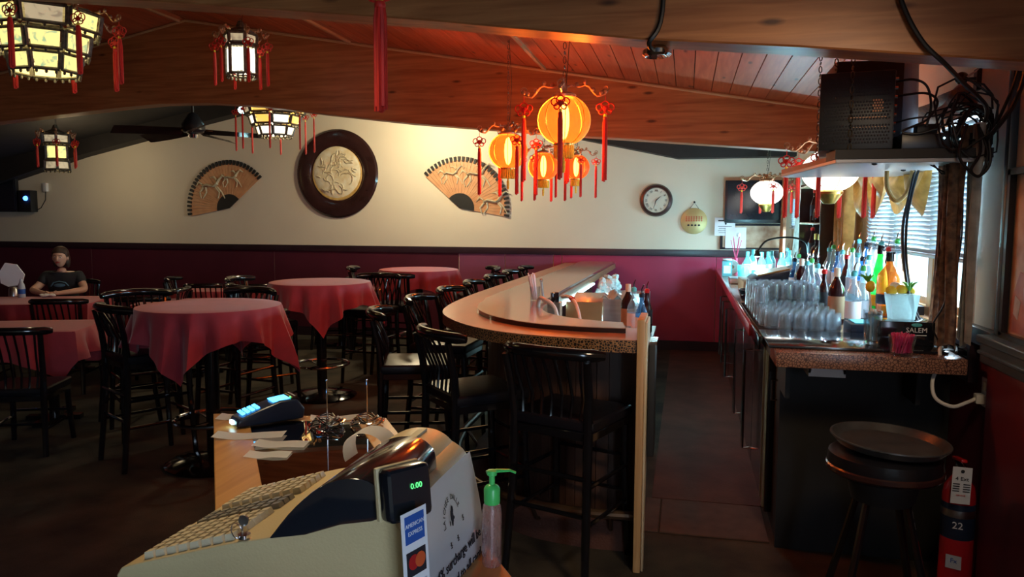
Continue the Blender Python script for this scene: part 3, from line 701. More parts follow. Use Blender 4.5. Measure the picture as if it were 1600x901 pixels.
for k in range(len(base_o)-1):
    a = Vector(base_o[k]); b = Vector(base_o[k+1]); L_ = (b-a).length; npl = max(1, int(round(L_/.10))) if L_ < 1.2 else int(L_/.14)
    if k > 32: npl = int(L_/.2)+1
    for q in range(npl):
        p0 = a.lerp(b, (q+.03)/npl); p1 = a.lerp(b, (q+.97)/npl); t_ = (b-a).normalized(); nn = Vector((t_.y, -t_.x))*-1
        if nn.dot(Vector((-1, -1))) < 0: nn = -nn
        poly = [tuple(p0), tuple(p1), tuple(p1+nn*.012), tuple(p0+nn*.012)]
        MB().prism(poly, .16, 1.008).build('bar_board', 'bar_body', bar, smooth=False)
step = MB(); step.prism(smooth_poly([(-.205, 3.60), (-.47, 3.60), (-.76, 3.67), (-.97, 3.83), (-1.12, 4.04), (-1.22, 4.3), (-1.29, 4.65), (-1.32, 5.2), (-1.33, 9.5)], 4)+[(-1.2, 9.5), (-1.2, 5.2), (-1.0, 4.3), (-.7, 3.8), (-.205, 3.74)], 0, .15)
step.build('plinth', 'bar_mat', bar)
rail = smooth_poly([(-.205, 3.50), (-.47, 3.50), (-.79, 3.575), (-1.02, 3.74), (-1.19, 3.98), (-1.31, 4.27), (-1.38, 4.62), (-1.42, 5.2), (-1.43, 9.4)], 4)
MB().tube([(x, y, .22) for x, y in rail], .022, 10).build('foot_rail', 'rail_bronze', bar)
for k in range(2, len(rail), 5):
    x, y = rail[k]; d = (Vector((-.4, 4.8 if y < 4.8 else y))-Vector((x, y))).normalized()*.12
    MB().tube([(x, y, .22), (x+d.x*.6, y+d.y*.6, .12), (x+d.x, y+d.y, .10)], .011, 6).build('rail_bracket', 'rail_bronze', bar)
# workstation under the bar
ws = thing('bar_sink_unit', 'stainless steel sink and splash panels behind the curved bar', 'sink', (-.62, 6.3, 0))
s = MB(); s.bb(-.84, -.36, 5.3, 8.2, .55, .84); s.build('sink_cabinet', 'steel', ws)
MB().bb(-.84, -.36, 5.3, 8.2, .84, .86).bevel(.006).build('work_surface', 'steel', ws)
MB().box((-.70, 5.36, .94), (.26, .012, .17), rx=-.15).build('splash_panel', 'brass_steel', ws)
MB().box((-.47, 5.40, .96), (.20, .012, .17), rx=-.15).build('splash_panel', 'steel', ws)
MB().box((-.57, 5.62, 1.02), (.5, .42, .012), rx=.12).bevel(.004).build('sloping_lid', 'steel', ws)
MB().bb(-.83, -.60, 4.2, 5.25, .55, .80).build('ice_bin', 'steel', ws)
MB().bb(-.82, -.61, 4.25, 5.2, .78, .81).build('ice', 'towel', ws)
for sx in (-.8, -.40):
    for yy in (5.4, 8.1): MB().cyl((sx, yy, 0), (sx, yy, .55), .018, n=8).build('leg', 'steel', ws)
MB().cyl((-.8, 4.25, 0), (-.8, 4.25, .55), .018, n=8).cyl((-.63, 4.25, 0), (-.63, 4.25, .55), .018, n=8).build('leg', 'steel', ws)
# soda gun hose and holders
t = thing('soda_gun', 'bar soda gun with looped pale hose and red band', 'soda gun', (-.78, 4.45, .86))
MB().tube(smooth_poly([(-.86, 4.5, .80), (-.84, 4.36, 1.12), (-.78, 4.28, 1.145), (-.72, 4.25, 1.10), (-.69, 4.22, .98)], 5), .012, 8).build('hose', 'white_cable', t)
MB().tube(smooth_poly([(-.76, 4.75, 1.12), (-.70, 4.65, 1.13), (-.64, 4.52, 1.10), (-.60, 4.42, 1.02), (-.585, 4.4, .9)], 5), .011, 8).build('hose', 'white_cable', t)
MB().cyl((-.685, 4.62, 1.127), (-.665, 4.58, 1.12), .016).build('red_band', 'red_plastic', t, label='red band')
MB().box((-.80, 4.70, 1.12), (.05, .05, .07), rz=.4).bevel(.01).build('gun_handle', 'dark_plastic', t)
MB().bb(-.84, -.76, 4.66, 4.75, .80, 1.09).build('holder', 'steel', t)
t = thing('straw_caddy', 'glass caddy of white straws standing on the bar top', 'straw holder', (-.93, 4.72, 1.0955))
MB().lathe([(.0, 0), (.030, 0), (.034, .09), (.032, .09), (.028, .006), (0, .006)], (-.93, 4.72, 1.0958), 16).build('tumbler', 'clear_glass', t)
for k in range(9):
    a = k*.7; MB().cyl((-.93+.012*math.cos(a), 4.72+.012*math.sin(a), 1.103), (-.955+.022*math.cos(a), 4.72+.02*math.sin(a), 1.25+.01*(k % 3)), .0042, n=6).build('straw', 'paper', t)
t = thing('bar_tool', 'short dark muddler standing beside the straws on the bar', 'bar tool', (-.895, 4.76, 1.0955))
MB().cyl((-.885, 4.77, 1.0956), (-.90, 4.77, 1.215), .008, n=8).ball((-.90, 4.77, 1.22), .012, 8, 6).build('handle', 'steel', t)
t = thing('bar_lamp', 'cyan-white work lamp strip glowing under the far bar overhang', 'lamp', (-.80, 6.6, .98))
MB().bb(-.87, -.84, 5.3, 7.2, 1.0, 1.012).build('tube', 'led_cyan', t)
light('bar_lamp_light', 'AREA', (-.78, 6.2, .99), 7, (.45, .9, 1), .05, 1.7, (-.5, 6.2, .6))
# bits on the workstation
t = thing('folded_towel', 'crumpled pale towel lying over the steel workstation', 'towel', (-.45, 5.7, 1.05))
g = [[(-.60+.24*i/14, 5.55+.30*j/10, 1.055+.022*math.sin(i*1.1+j*.5)+.018*math.cos(j*1.3)-.03*abs(j/10-.5)+(.0 if 0 < i < 14 and 0 < j < 10 else -.02)) for j in range(11)] for i in range(15)]
MB().sheet(g, .008).build('cloth_fold', 'towel', t)
t = thing('plastic_bag', 'pale crumpled plastic at the far end of the bar overhang', 'bag', (-.7, 7.7, .86))
m = MB()
for k in range(34): m.ball((-.75+.055*math.sin(k*2.1), 7.10+.035*k, .945+.055*math.cos(k*1.7)), (.032+.012*(k % 3), .055, .030+.01*(k % 2)), 6, 4, (k, k*.5, k*1.3))
m.build('bag_film', 'towel', t)
m = MB().lathe([(.0, 0), (.028, 0), (.033, .09), (.031, .09), (.026, .008), (0, .008)], (-.40, 4.72, 1.0), 16)
def sideshelf():
    t = thing('bottle_shelf', 'narrow speed rail beside the bar end panel', 'shelf', (-.3, 4.5, 0))
    MB().bb(-.50, -.19, 4.0, 5.3, .86, .88).build('shelf_board', 'steel', t)
    for yy in (4.05, 5.25): MB().bb(-.49, -.46, yy-.015, yy+.015, 0, .86).bb(-.23, -.20, yy-.015, yy+.015, 0, .86).build('leg', 'steel', t)
sideshelf()
# end panel and hanging flap
t = thing('bar_end_panel', 'upright pale wooden end panel closing the bar, taller than its top', 'panel', (-.18, 3.55, 0))
MB().bb(-.2035, -.17, 3.38, 3.66, 0, 1.165).bevel(.006).build('board', 'panel_wood', t)
MB().yz([(3.40, .0), (3.44, 0), (3.64, .9), (3.64, 1.15), (3.40, 1.15)], -.1695, -.158).bevel(.003, 1).build('cream_facing', 'cream_board', t)
t = thing('bar_flap', 'black lift-up counter flap hanging down beside the end panel', 'flap', (-.13, 3.6, .55))
MB().bb(-.155, -.125, 3.47, 3.66, .52, 1.04).bevel(.004).build('flap_board', 'black_paint', t)
MB().bb(-.157, -.12, 3.50, 3.66, 1.035, 1.05).build('hinge', 'chrome', t)
# ================================================================== LANTERNS
def tassel_parts(parent, x, y, z, L, w=.012, knot=True, mat_='red_yarn'):
    """tassel hanging from (x,y,z): cord, knot, band, strands"""
    t = MB(); zk = z
    if knot:
        t.cyl((x, y, z), (x, y, z-.03), .002, n=5)
        for k, (dx, dz, R) in enumerate(((0, -.05, .020), (-.028, -.06, .018), (.028, -.06, .018), (-.018, -.082, .014), (.018, -.082, .014))):
            t.torus((x+dx, y, z+dz), R*w/.012, .0035, 12, 5, Matrix.Rotation(PI/2, 3, 'X'))
        t.ball((x, y, z-.066), (.016, .007, .016), 8, 6); zk = z-.095
    else: t.cyl((x, y, z), (x, y, z-.02), .003, n=5); zk = z-.02
    o = t.build('tassel_knot', mat_, parent)
    b = MB().cyl((x, y, zk), (x, y, zk-.022), w*.62, n=10); b.build('gold_band', 'gold_yarn', parent, label='golden band')
    s = MB(); s.ball((x, y, zk-.022), w*.9, 10, 6)
    for k in range(9):
        a = k*2*PI/8; rr_ = w*.72 if k < 8 else 0
        s.tube([(x+rr_*.6*math.cos(a), y+rr_*.6*math.sin(a), zk-.02), (x+rr_*math.cos(a), y+rr_*math.sin(a), zk-.06), (x+rr_*1.0*math.cos(a), y+rr_*1.0*math.sin(a), zk-L+.01*math.sin(k*3))], w*.36, 5)
    s.build('tassel', mat_, parent)
def arm_ornament(parent, x, y, z, a, L):
    m = MB(); pts = [(x+L*u*math.cos(a), y+L*u*math.sin(a), z+.03*math.sin(u*PI*1.5)+.012*math.sin(u*14)) for u in [k/10 for k in range(11)]]
    m.tube(pts, .006, 6)
    for k in (3, 5, 7, 9, 10):
        p = pts[k]; m.ball((p[0], p[1], p[2]+.012), (.013, .010, .013), 7, 5)
    m.torus((pts[-1][0], pts[-1][1], pts[-1][2]+.022), .016, .004, 10, 5, Matrix.Rotation(PI/2, 3, 'X') @ Matrix.Rotation(a, 3, 'Z'))
    m.build('dragon_arm', 'ornament', parent); return pts[-1]
def hang_chain(parent, x, y, z0, z1):
    m = MB(); n = int((z1-z0)/.035); 
    for k in range(n):
        z = z0+(k+.5)*(z1-z0)/n
        m.torus((x, y, z), .008, .002, 8, 4, Matrix.Rotation(PI/2, 3, 'X') if k % 2 else Matrix.Rotation(PI/2, 3, 'Y'), 1, 2.3)
    m.tube([(x+.01, y, z0), (x+.025, y, (z0+z1)/2), (x+.005, y, z1)], .002, 5)
    m.build('chain', 'dark_frame', parent)
def globe(x, y, z, R, label, shade, power, col, group, arms=6, rot=.3, squash=.95, yellow=True, tl=.34, ceil=None):
    t = thing('lantern', label, 'lantern', (x, y, z-R), 0, group)
    prof = [(R*math.cos(b), z+R*squash*math.sin(b)) for b in [math.radians(-68+136*k/14) for k in range(15)]]
    MB().lathe([(p[0], p[1]) for p in prof], (x, y, 0), 30, cap=False).build('shade', shade, t)
    for k in range(8):
        a = k*2*PI/8+.2; MB().tube([(x+(p[0]+.001)*math.cos(a), y+(p[0]+.001)*math.sin(a), p[1]) for p in prof], .0022, 5).build('rib', 'gold' if yellow else 'ornament', t)
    zt = z+R*squash*.927; zb = z-R*squash*.927; rc = R*.40
    MB().lathe([(rc*.6, 0), (rc*1.1, 0), (rc*1.15, .012), (rc*.9, .022), (rc*.3, .03), (rc*.25, .07), (0, .075)], (x, y, zt-.004), 20).build('top_cap', 'ornament', t)
    if yellow:
        MB().lathe([(rc*.95, 0), (rc*1.0, .014), (rc*.6, .016)], (x, y, zb-.012), 20).build('bottom_cap', 'gold', t)
        s = MB()
        for k in range(22): a = k*2*PI/22; s.tube([(x+rc*.88*math.cos(a), y+rc*.88*math.sin(a), zb-.008), (x+rc*.9*math.cos(a), y+rc*.9*math.sin(a), zb-.075)], .0065, 5)
        s.build('yellow_fringe', 'gold_yarn', t)
        MB().cyl((x, y, zb), (x, y, zb-.09), .006, n=6).tube([(x, y, zb-.09), (x, y, zb-.15)], [.011, .008], 8).build('centre_tassel', 'gold_yarn', t)
        MB().ball((x, y, z), (.028, .028, R*.72), 12, 10).build('bulb', 'bulb', t)
    else:
        MB().lathe([(rc*1.15, .0), (rc*1.2, .015), (rc, .03)], (x, y, zb-.02), 20).lathe([(0, -.06), (rc*.5, -.055), (rc*.9, -.02), (rc*1.1, .0)], (x, y, zb-.02), 20).build('bottom_cap', 'gold', t)
    for k in range(arms):
        a = rot+k*2*PI/arms; e = arm_ornament(t, x, y, zt+.03, a, R*1.55)
        tassel_parts(t, e[0], e[1], e[2]-.01, tl, .0125)
    hang_chain(t, x, y, zt+.06, ceil if ceil else roof(x))
    if power: light('lantern_light', 'POINT', (x, y, z), power, col, .05)
    return t
OG = 'orange globe lanterns over the bar'; OC = (1, .42, .13)
globe(-.64, 4.0, 2.125, .138, 'largest and nearest orange globe lantern with red tassels over the bar', 'orange_shade', 60, OC, OG, 4, -1.50)
globe(-1.27, 5.4, 2.10, .138, 'orange globe lantern left of the nearest one, second over the bar', 'orange_shade', 48, OC, OG, 4, -1.05)
globe(-1.30, 6.95, 2.10, .138, 'orange globe lantern third from the camera over the bar', 'orange_shade', 26, OC, OG, 4, -1.75)
globe(-1.14, 7.95, 2.16, .138, 'farthest orange globe lantern, partly behind the nearest one', 'orange_shade', 18, OC, OG, 4, -1.2)
WG = 'white globe lanterns over the back counter'
globe(.77, 8.0, 1.89, .158, 'white globe lantern with red tassels in front of the corner television', 'globe_white', 18, (1, .9, .78), WG, 4, .15, .78, False, .22)
globe(.83, 4.9, 1.905, .165, 'white globe lantern half hidden behind the hanging shelf', 'globe_white', 36, (1, .9, .78), WG, 6, .12, .78, False, .30)
def palace(x, y, z, n, rows, label, group, arms, tl, power, col, rot=0, armL=.16, lit=('pane_yellow',), w=.009):
    """lantern of painted glass panes in dark carved frames; rows = (radius, z0, z1, pane material)"""
    t = thing('palace_lantern', label, 'lantern', (x, y, z), 0, group)
    for (R0, R1, z0, z1, m) in rows:
        for k in range(n):
            a0 = rot+k*2*PI/n; a1 = rot+(k+1)*2*PI/n
            P = lambda r, a, zz: Vector((x+r*math.cos(a), y+r*math.sin(a), z+zz))
            A, Bv, Cv, D = P(R0, a0, z0), P(R0, a1, z0), P(R1, a1, z1), P(R1, a0, z1)
            c = (A+Bv+Cv+D)/4; i = [c+(v-c)*.74 for v in (A, Bv, Cv, D)]
            nr = Vector((c.x-x, c.y-y, 0)).normalized()
            g = MB(); vs = [g.bm.verts.new(v-nr*.004) for v in i]+[g.bm.verts.new(v-nr*.008) for v in i]
            g.bm.faces.new(vs[:4]); g.bm.faces.new(vs[4:][::-1])
            for q in range(4): g.bm.faces.new((vs[q], vs[(q+1) % 4], vs[4+(q+1) % 4], vs[4+q]))
            mm = m if isinstance(m, str) else m[k % len(m)]
            g.build('glass_pane', mm, t, smooth=False)
            f = MB()
            for u, v in ((A, Bv), (Bv, Cv), (Cv, D), (D, A)): f.tube([c+(u-c)*.91, c+(v-c)*.91], .0115, 4)
            for q in range(3):
                p = A.lerp(Bv, (q+.5)/3); f.ball(p-Vector((0, 0, .012)), (.011, .008, .014), 6, 4)
            f.build('carved_frame', 'dark_frame', t)
    zt = max(r[3] for r in rows); zb = min(r[2] for r in rows); Rt = max(max(r[0], r[1]) for r in rows)
    MB().lathe([(rows[0][1]*.9, zt), (rows[0][1]*.95, zt+.012), (.04, zt+.05), (.02, zt+.10), (0, zt+.105)], (x, y, z), n).build('roof_cap', 'dark_frame', t)
    for k in range(n):
        if not arms: break
        a = rot+k*2*PI/n; Rr = rows[0][1]
        e = arm_ornament(t, x+Rr*.8*math.cos(a), y+Rr*.8*math.sin(a), z+zt, a, armL)
        tassel_parts(t, e[0], e[1], e[2]-.01, tl, w)
    hang_chain(t, x, y, z+zt+.09, roof(x))
    MB().cyl((x, y, z+zb+.03), (x, y, z+zt), .012, n=8).build('lamp_holder', 'dark_frame', t)
    if power: light('lantern_light', 'POINT', (x, y, z+(zb+zt)/2), power, col, .06)
    return t
WC = (1, .80, .45)
palace(-4.10, 4.25, 2.66, 8, [(.34, .36, .14, .26, ('pane_dim', 'pane_yellow')), (.27, .29, .0, .125, 'pane_yellow'), (.21, .23, -.12, -.005, 'pane_yellow')], 'big tiered octagonal lantern of yellow painted panes, top left corner', 'palace lanterns', True, .30, 4, WC, .39, .17, w=.016)
palace(-3.40, 5.4, 2.79, 6, [(.12, .125, .155, .235, 'pane_dim'), (.115, .115, -.08, .15, 'pane_white')], 'pale hexagonal lantern glowing white, in front of the middle beam', 'palace lanterns', True, .26, 4, (1, .9, .7), .30, .10, w=.012)
palace(-6.62, 6.95, 2.24, 6, [(.14, .14, .16, .26, 'pane_dim'), (.115, .115, -.01, .15, 'pane_yellow'), (.14, .13, -.12, -.02, 'pane_dim')], 'small hexagonal lantern with bright yellow panes below the beam at far left', 'palace lanterns', True, .22, 3, WC, .25, .09, w=.012)
palace(-4.22, 7.3, 2.56, 8, [(.30, .33, .13, .24, ('pane_dim', 'pane_amber')), (.24, .27, .02, .12, ('pane_white', 'pane_amber')), (.17, .20, -.09, .01, 'pane_white')], 'tiered octagonal lantern half hidden behind the middle beam', 'palace lanterns', True, .36, 6, WC, .39, .13)
t = thing('hanging_tassel', 'long dark red tassel hanging close to the camera at the top of the view', 'tassel', (-.915, 2.2, 2.0))
tassel_parts(t, -.915, 2.2, 2.36, .33, .020); MB().cyl((-.915, 2.2, 2.35), (-.915, 2.2, roof(-.915)), .003, n=6).build('cord', 'red_yarn', t)
# ceiling fixtures
t = thing('lamp_socket', 'bare metal lamp socket under the nearest beam with black cord', 'lamp', (-.125, 2.99, 2.22))
MB().lathe([(.0, .032), (.03, .032), (.055, .015), (.055, .0), (.045, -.008), (.03, .0), (0, .004)], (-.125, 2.99, 2.228), 20).build('socket_cup', 'chrome', t)
MB().tube(smooth_poly([(-.125, 2.97, 2.235), (-.15, 2.885, 2.25), (-.105, 2.885, 2.36), (-.10, 2.885, 2.80)], 6), .009, 7).build('cord', 'cable', t)
t = thing('ceiling_fan', 'dark ceiling fan with spread blades in the far left bay', 'fan', (-5.55, 7.8, 2.6))
MB().lathe([(.0, 2.58), (.10, 2.59), (.13, 2.62), (.13, 2.68), (.09, 2.74), (.05, 2.80), (.0, 2.83)], (-5.55, 7.8, 0), 28).build('motor_housing', 'tv_black', t)
MB().lathe([(.0, 2.52), (.05, 2.53), (.06, 2.57), (.04, 2.59)], (-5.55, 7.8, 0), 20).build('lower_cap', 'chrome', t)
MB().cyl((-5.55, 7.8, 2.82), (-5.55, 7.8, roof(-5.55)), .014).build('down_rod', 'tv_black', t)
for k in range(5):
    a = k*2*PI/5+.35; d = Vector((math.cos(a), math.sin(a), 0)); nrm = Vector((-d.y, d.x, 0)); C0 = Vector((-5.55, 7.8, 2.60))
    g = [[C0+d*(.12+.74*u)+nrm*v*(.045+.05*math.sin(min(u*1.5, 1)*PI/2)*(1-max(0, u-.9)*4))+Vector((0, 0, v*.035-.04*u)) for v in (-1, 0, 1)] for u in (0, .08, .2, .5, .8, .93, 1)]
    b = MB().sheet(g, .008).build('fan_blade', 'wood_dark', t)
    MB().box(tuple(C0+d*.14+Vector((0, 0, .012))), (.16, .03, .008), rz=a).build('blade_bracket', 'chrome', b)
t = thing('spotlight', 'small cyan-white spotlight behind the middle beam', 'spotlight', (-5.25, 8.2, 2.85))
MB().lathe([(.0, .10), (.05, .09), (.055, .0)], n=18, M=Matrix.Translation((-5.25, 8.35, 2.92)) @ Matrix.Rotation(PI/2+.5, 4, 'X') @ Matrix.Rotation(PI, 4, 'X')).build('can', 'tv_black', t)
MB().ball((-5.25, 8.33, 2.915), (.055, .035, .045)).build('lens', 'spot_cyan', t)
MB().cyl((-5.25, 8.40, 2.95), (-5.25, 8.40, roof(-5.25)), .01).build('stem', 'tv_black', t)
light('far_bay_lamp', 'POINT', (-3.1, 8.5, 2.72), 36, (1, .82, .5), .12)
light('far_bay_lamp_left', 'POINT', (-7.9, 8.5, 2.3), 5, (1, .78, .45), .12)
# ================================================================== BACK COUNTER (right)
t = thing('back_counter', 'long black back counter with chrome door handles under the window', 'counter', (.84, 6, 0))
MB().bb(.46, WX-.014, 3.84, 9.56, .04, .985).build('cabinet_body', 'black_paint', t)
MB().bb(.36, WX-.014, 3.97, 9.56, .986, 1.03).bevel(.006).build('worktop', 'bar_top_inner', t)
MB().bb(.34, .3595, 4.25, 9.56, .985, 1.05).bevel(.005).build('front_lip', 'ext_red', t, label='glossy red front lip')
MB().bb(.35, .3598, 3.80, 4.248, .985, 1.05).bevel(.005).build('front_lip', 'lacquer', t)
for k, (a, b) in enumerate(((4.02, 4.86), (4.88, 5.74), (5.76, 6.6), (6.62, 7.46), (7.48, 8.3), (8.32, 9.2))):
    d = MB().bb(.425, .4595, a, b, .10, .96).bevel(.004, 1).build('cabinet_door', 'lacquer' if k in (0, 3) else 'wood_dark', t)
    if k == 0:
        MB().bb(.415, .4245, 4.04, 4.09, .12, .95).build('gold_strip', 'brass_steel', t)
        MB().bb(.418, .4245, 4.18, 4.22, .12, .95).build('gold_strip', 'brass_steel', t)
    if k > 0:
        y = a+.05 if k % 2 else b-.05
        y = {1: 4.93, 2: 5.82, 3: 7.2, 4: 7.9, 5: 8.4}[k]
        h = MB(); h.tube([(.423, y, .80), (.375, y, .80), (.375, y, .17), (.423, y, .17)], .010, 8); h.build('door_handle', 'chrome', d)
MB().tube([(.458, 3.90, .82), (.43, 3.90, .82), (.43, 3.90, .72), (.458, 3.90, .72)], .006, 6).build('small_handle', 'chrome', t)
MB().bb(.50, WX-.014, 3.86, 9.5, 0, .039).build('toe_kick', 'black_paint', t)
t = thing('service_counter', 'raised ledge with crackled edge and black board, near end of the back counter', 'counter', (.8, 3.6, 0))
MB().bb(.385, WX-.10, 3.36, 3.60, .985, 1.049).bevel(.004).build('ledge_edge', 'crackle_top', t)
MB().bb(.385, WX-.014, 3.60, 3.96, .99, 1.049).build('ledge_back', 'black_paint', t)
MB().bb(.365, 1.08, 3.46, 3.965, 1.05, 1.062).bevel(.003).build('black_board', 'dark_plastic', t)
MB().bb(.46, WX-.014, 3.82, 3.838, .0, .985).build('front_panel', 'black_paint', t)
for xx in (.455, 1.0): MB().bb(xx, xx+.02, 3.60, 3.815, .80, .985).build('bracket', 'black_paint', t)
t = thing('paper_tray', 'white tray mounted under the crackled counter ledge', 'tray', (.62, 3.7, .88))
MB().bb(.545, .70, 3.55, 3.80, .915, .93).bb(.545, .70, 3.55, 3.56, .93, .965).bb(.545, .555, 3.55, 3.80, .93, .984).bb(.69, .70, 3.55, 3.80, .93, .984).build('tray_body', 'white_plastic', t)
MB().bb(.56, .68, 3.57, 3.78, .931, .95).build('paper_stack', 'paper', t)
# louvred vent, outlet, cord, extinguisher
t = thing('wall_vent', 'dark louvred vent low on the red wall beside the counter', 'vent', (WX-.03, 3.62, .93))
v = MB(); v.bb(WX-.05, WX-.013, 3.50, 3.53, .93, 1.09); v.bb(WX-.05, WX-.013, 3.74, 3.77, .93, 1.09); v.bb(WX-.05, WX-.013, 3.53, 3.74, .93, .95); v.bb(WX-.05, WX-.013, 3.53, 3.74, 1.07, 1.09); v.build('vent_frame', 'rail_dark', t)
for k in range(4): MB().box((WX-.03, 3.635, .965+k*.028), (.028, .21, .004), ry=.7).build('slat', 'rail_blue', t)
t = thing('wall_outlet', 'white outlet plate on the red wall', 'outlet', (WX-.016, 3.40, .87))
MB().bb(WX-.019, WX-.012, 3.36, 3.44, .85, .97).bevel(.003).build('cover_plate', 'white_plastic', t)
MB().bb(WX-.022, WX-.019, 3.385, 3.415, .865, .90).bb(WX-.022, WX-.019, 3.385, 3.415, .92, .955).build('socket', 'cream', t)
t = thing('power_plug', 'white plug and drooping white cord running up to the counter', 'plug', (WX-.05, 3.40, .87))
MB().bb(WX-.055, WX-.0225, 3.38, 3.42, .865, .905).bevel(.006).build('plug_body', 'white_cable', t)
MB().tube(smooth_poly([(WX-.05, 3.40, .885), (WX-.09, 3.38, .87), (WX-.15, 3.36, .855), (WX-.21, 3.37, .885), (WX-.215, 3.40, .95), (WX-.18, 3.44, 1.02), (WX-.17, 3.48, 1.07), (WX-.12, 3.6, 1.06)], 6), .0075, 8).build('cord', 'white_cable', t)
t = thing('fire_extinguisher', 'red fire extinguisher with white inspection tag in the right corner', 'extinguisher', (1.105, 3.33, .0))
E0 = (1.105, 3.33, 0)
MB().lathe([(.0, .0), (.06, .0), (.062, .02), (.062, .50), (.055, .54), (.035, .57), (.022, .585), (.022, .60), (0, .60)], E0, 28).build('cylinder', 'ext_red', t)
MB().lathe([(.0625, .33), (.0628, .335), (.0628, .47), (.0625, .475)], E0, 28, cap=False).build('label_band', 'navy', t)
MB().lathe([(.063, .42), (.0633, .425), (.0633, .445), (.063, .45)], E0, 28, cap=False).build('silver_strap', 'steel', t)
MB().lathe([(.0, .60), (.018, .60), (.02, .62), (.012, .64), (0, .64)], E0, 14).build('valve', 'chrome', t)
MB().box((1.09, 3.30, .655), (.022, .11, .012), rx=-.15).bevel(.003).build('handle', 'red_plastic', t)
MB().box((1.09, 3.29, .632), (.018, .10, .008), rx=.25).bevel(.002).build('lever', 'black_paint', t)
MB().tube([(1.105, 3.36, .62), (1.11, 3.41, .56), (1.11, 3.405, .40), (1.11, 3.40, .2)], .010, 8).build('hose', 'cable', t)


n = Vector((-.33, -1, .12)).normalized()
def card(name, c, xd, ud, wd, ht, mt_, parent, th=.001):
    M = face(c, xd, ud); m = MB(); m.box((0, 0, 0), (wd, ht, th)); m.bm.transform(M); return m.build(name, mt_, parent)
tgo = card('inspection_tag', (1.083, 3.244, .565), (1, -.12, .0), (.06, -.12, 1), .068, .155, 'paper', t)
Mt = lambda dx, dz: Vector((1.083+dx, 3.2425-dx*.12-dz*.12, .565+dz))
q = MB().ball(Mt(0, .06), (.007, .003, .007)); q.build('eyelet', 'ink', tgo)
text('4 Ext', face(Mt(0, .028), (1, -.12, 0), (.06, -.12, 1)), .022, 'ink', tgo); text('SERVICE', face(Mt(0, -.042), (1, -.12, 0), (.06, -.12, 1)), .009, 'ink_red', tgo)
l = MB()
for k in range(8): c_ = Mt(-.018 if k % 2 else .018, .006-(k//2)*.010); l.box(tuple(c_), (.024, .001, .004), rz=-.12)
l.build('printed_lines', 'ink', tgo)
text('22', face((1.086, 3.2685, .39), (1, -.25, 0), (0, 0, 1)), .04, 'paper', t)
card('sticker', (1.078, 3.2688, .24), (1, -.45, 0), (0, 0, 1), .055, .055, 'shelf_white', t)
text('Fx', face((1.078, 3.2675, .245), (1, -.45, 0), (0, 0, 1)), .026, 'blue_card', t)
# round stool and tray
t = thing('round_stool', 'round black padded stool with square metal foot frame in front of the counter', 'stool', (.745, 3.03, 0))
c0 = (.745, 3.03, 0)
MB().lathe([(.0, .655), (.17, .655), (.195, .665), (.20, .70), (.195, .735), (.17, .752), (.0, .755)], c0, 40).build('seat_pad', 'vinyl', t)
MB().lathe([(.198, .668), (.204, .675), (.204, .69), (.198, .696)], c0, 40).build('seat_band', 'wood_dark', t)
MB().lathe([(.0, .56), (.11, .56), (.13, .64), (.13, .655), (0, .655)], c0, 28).build('swivel_drum', 'black_paint', t)
for sx in (-1, 1):
    for sy in (-1, 1):
        MB().tube([(.745+sx*.18, 3.03+sy*.18, 0), (.745+sx*.10, 3.03+sy*.10, .40), (.745+sx*.07, 3.03+sy*.07, .56)], [.016, .014, .014], 8).build('leg', 'lacquer', t)
f = MB(); q = .158
f.tube([(.745+a*q, 3.03+b*q, .16) for a, b in ((-1, -1), (1, -1), (1, 1), (-1, 1))], .009, 8, True); f.build('foot_frame', 'chrome', t)
t = thing('serving_tray', 'large round dark tray lying on the black stool', 'tray', (.745, 3.03, .756))
Mr = Matrix.Translation((.745+.015, 3.03, .79)) @ Euler((.02, .045, 0)).to_matrix().to_4x4()
MB().lathe([(0, -.018), (.178, -.018), (.200, .008), (.207, .008), (.208, .003), (.182, -.024), (0, -.024)], n=48, M=Mr, cap=False).build('tray_dish', 'tray_grey', t)
# picture at the right edge
t = thing('framed_picture', 'tall framed painting of a robed figure on the right wall', 'picture', (WX-.02, 2.95, 1.17))
MB().bb(WX-.035, WX-.002, 3.235, 3.26, 1.17, 1.80).bb(WX-.035, WX-.002, 2.55, 2.575, 1.17, 1.80).bb(WX-.035, WX-.002, 2.55, 3.26, 1.157, 1.182).bb(WX-.035, WX-.002, 2.55, 3.26, 1.78, 1.805).build('picture_frame', 'tv_black', t)
MB().bb(WX-.012, WX-.004, 2.57, 3.24, 1.18, 1.785).build('picture_print', 'picture_art', t)
m = MB()
m.yz([(3.21, 1.19), (3.22, 1.30), (3.15, 1.42), (3.05, 1.40), (2.9, 1.44), (2.6, 1.40), (2.6, 1.19)], WX-.0135, WX-.0122); m.build('painted_ground', 'picture_red', t)
m = MB(); m.yz([(3.09, 1.25), (3.11, 1.36), (3.06, 1.46), (3.02, 1.47), (3.0, 1.38), (2.9, 1.30), (2.93, 1.22)], WX-.0148, WX-.0137); m.yz([(3.19, 1.26), (3.18, 1.33), (3.13, 1.31), (3.15, 1.24)], WX-.0148, WX-.0137); m.build('painted_robe', 'garment', t)
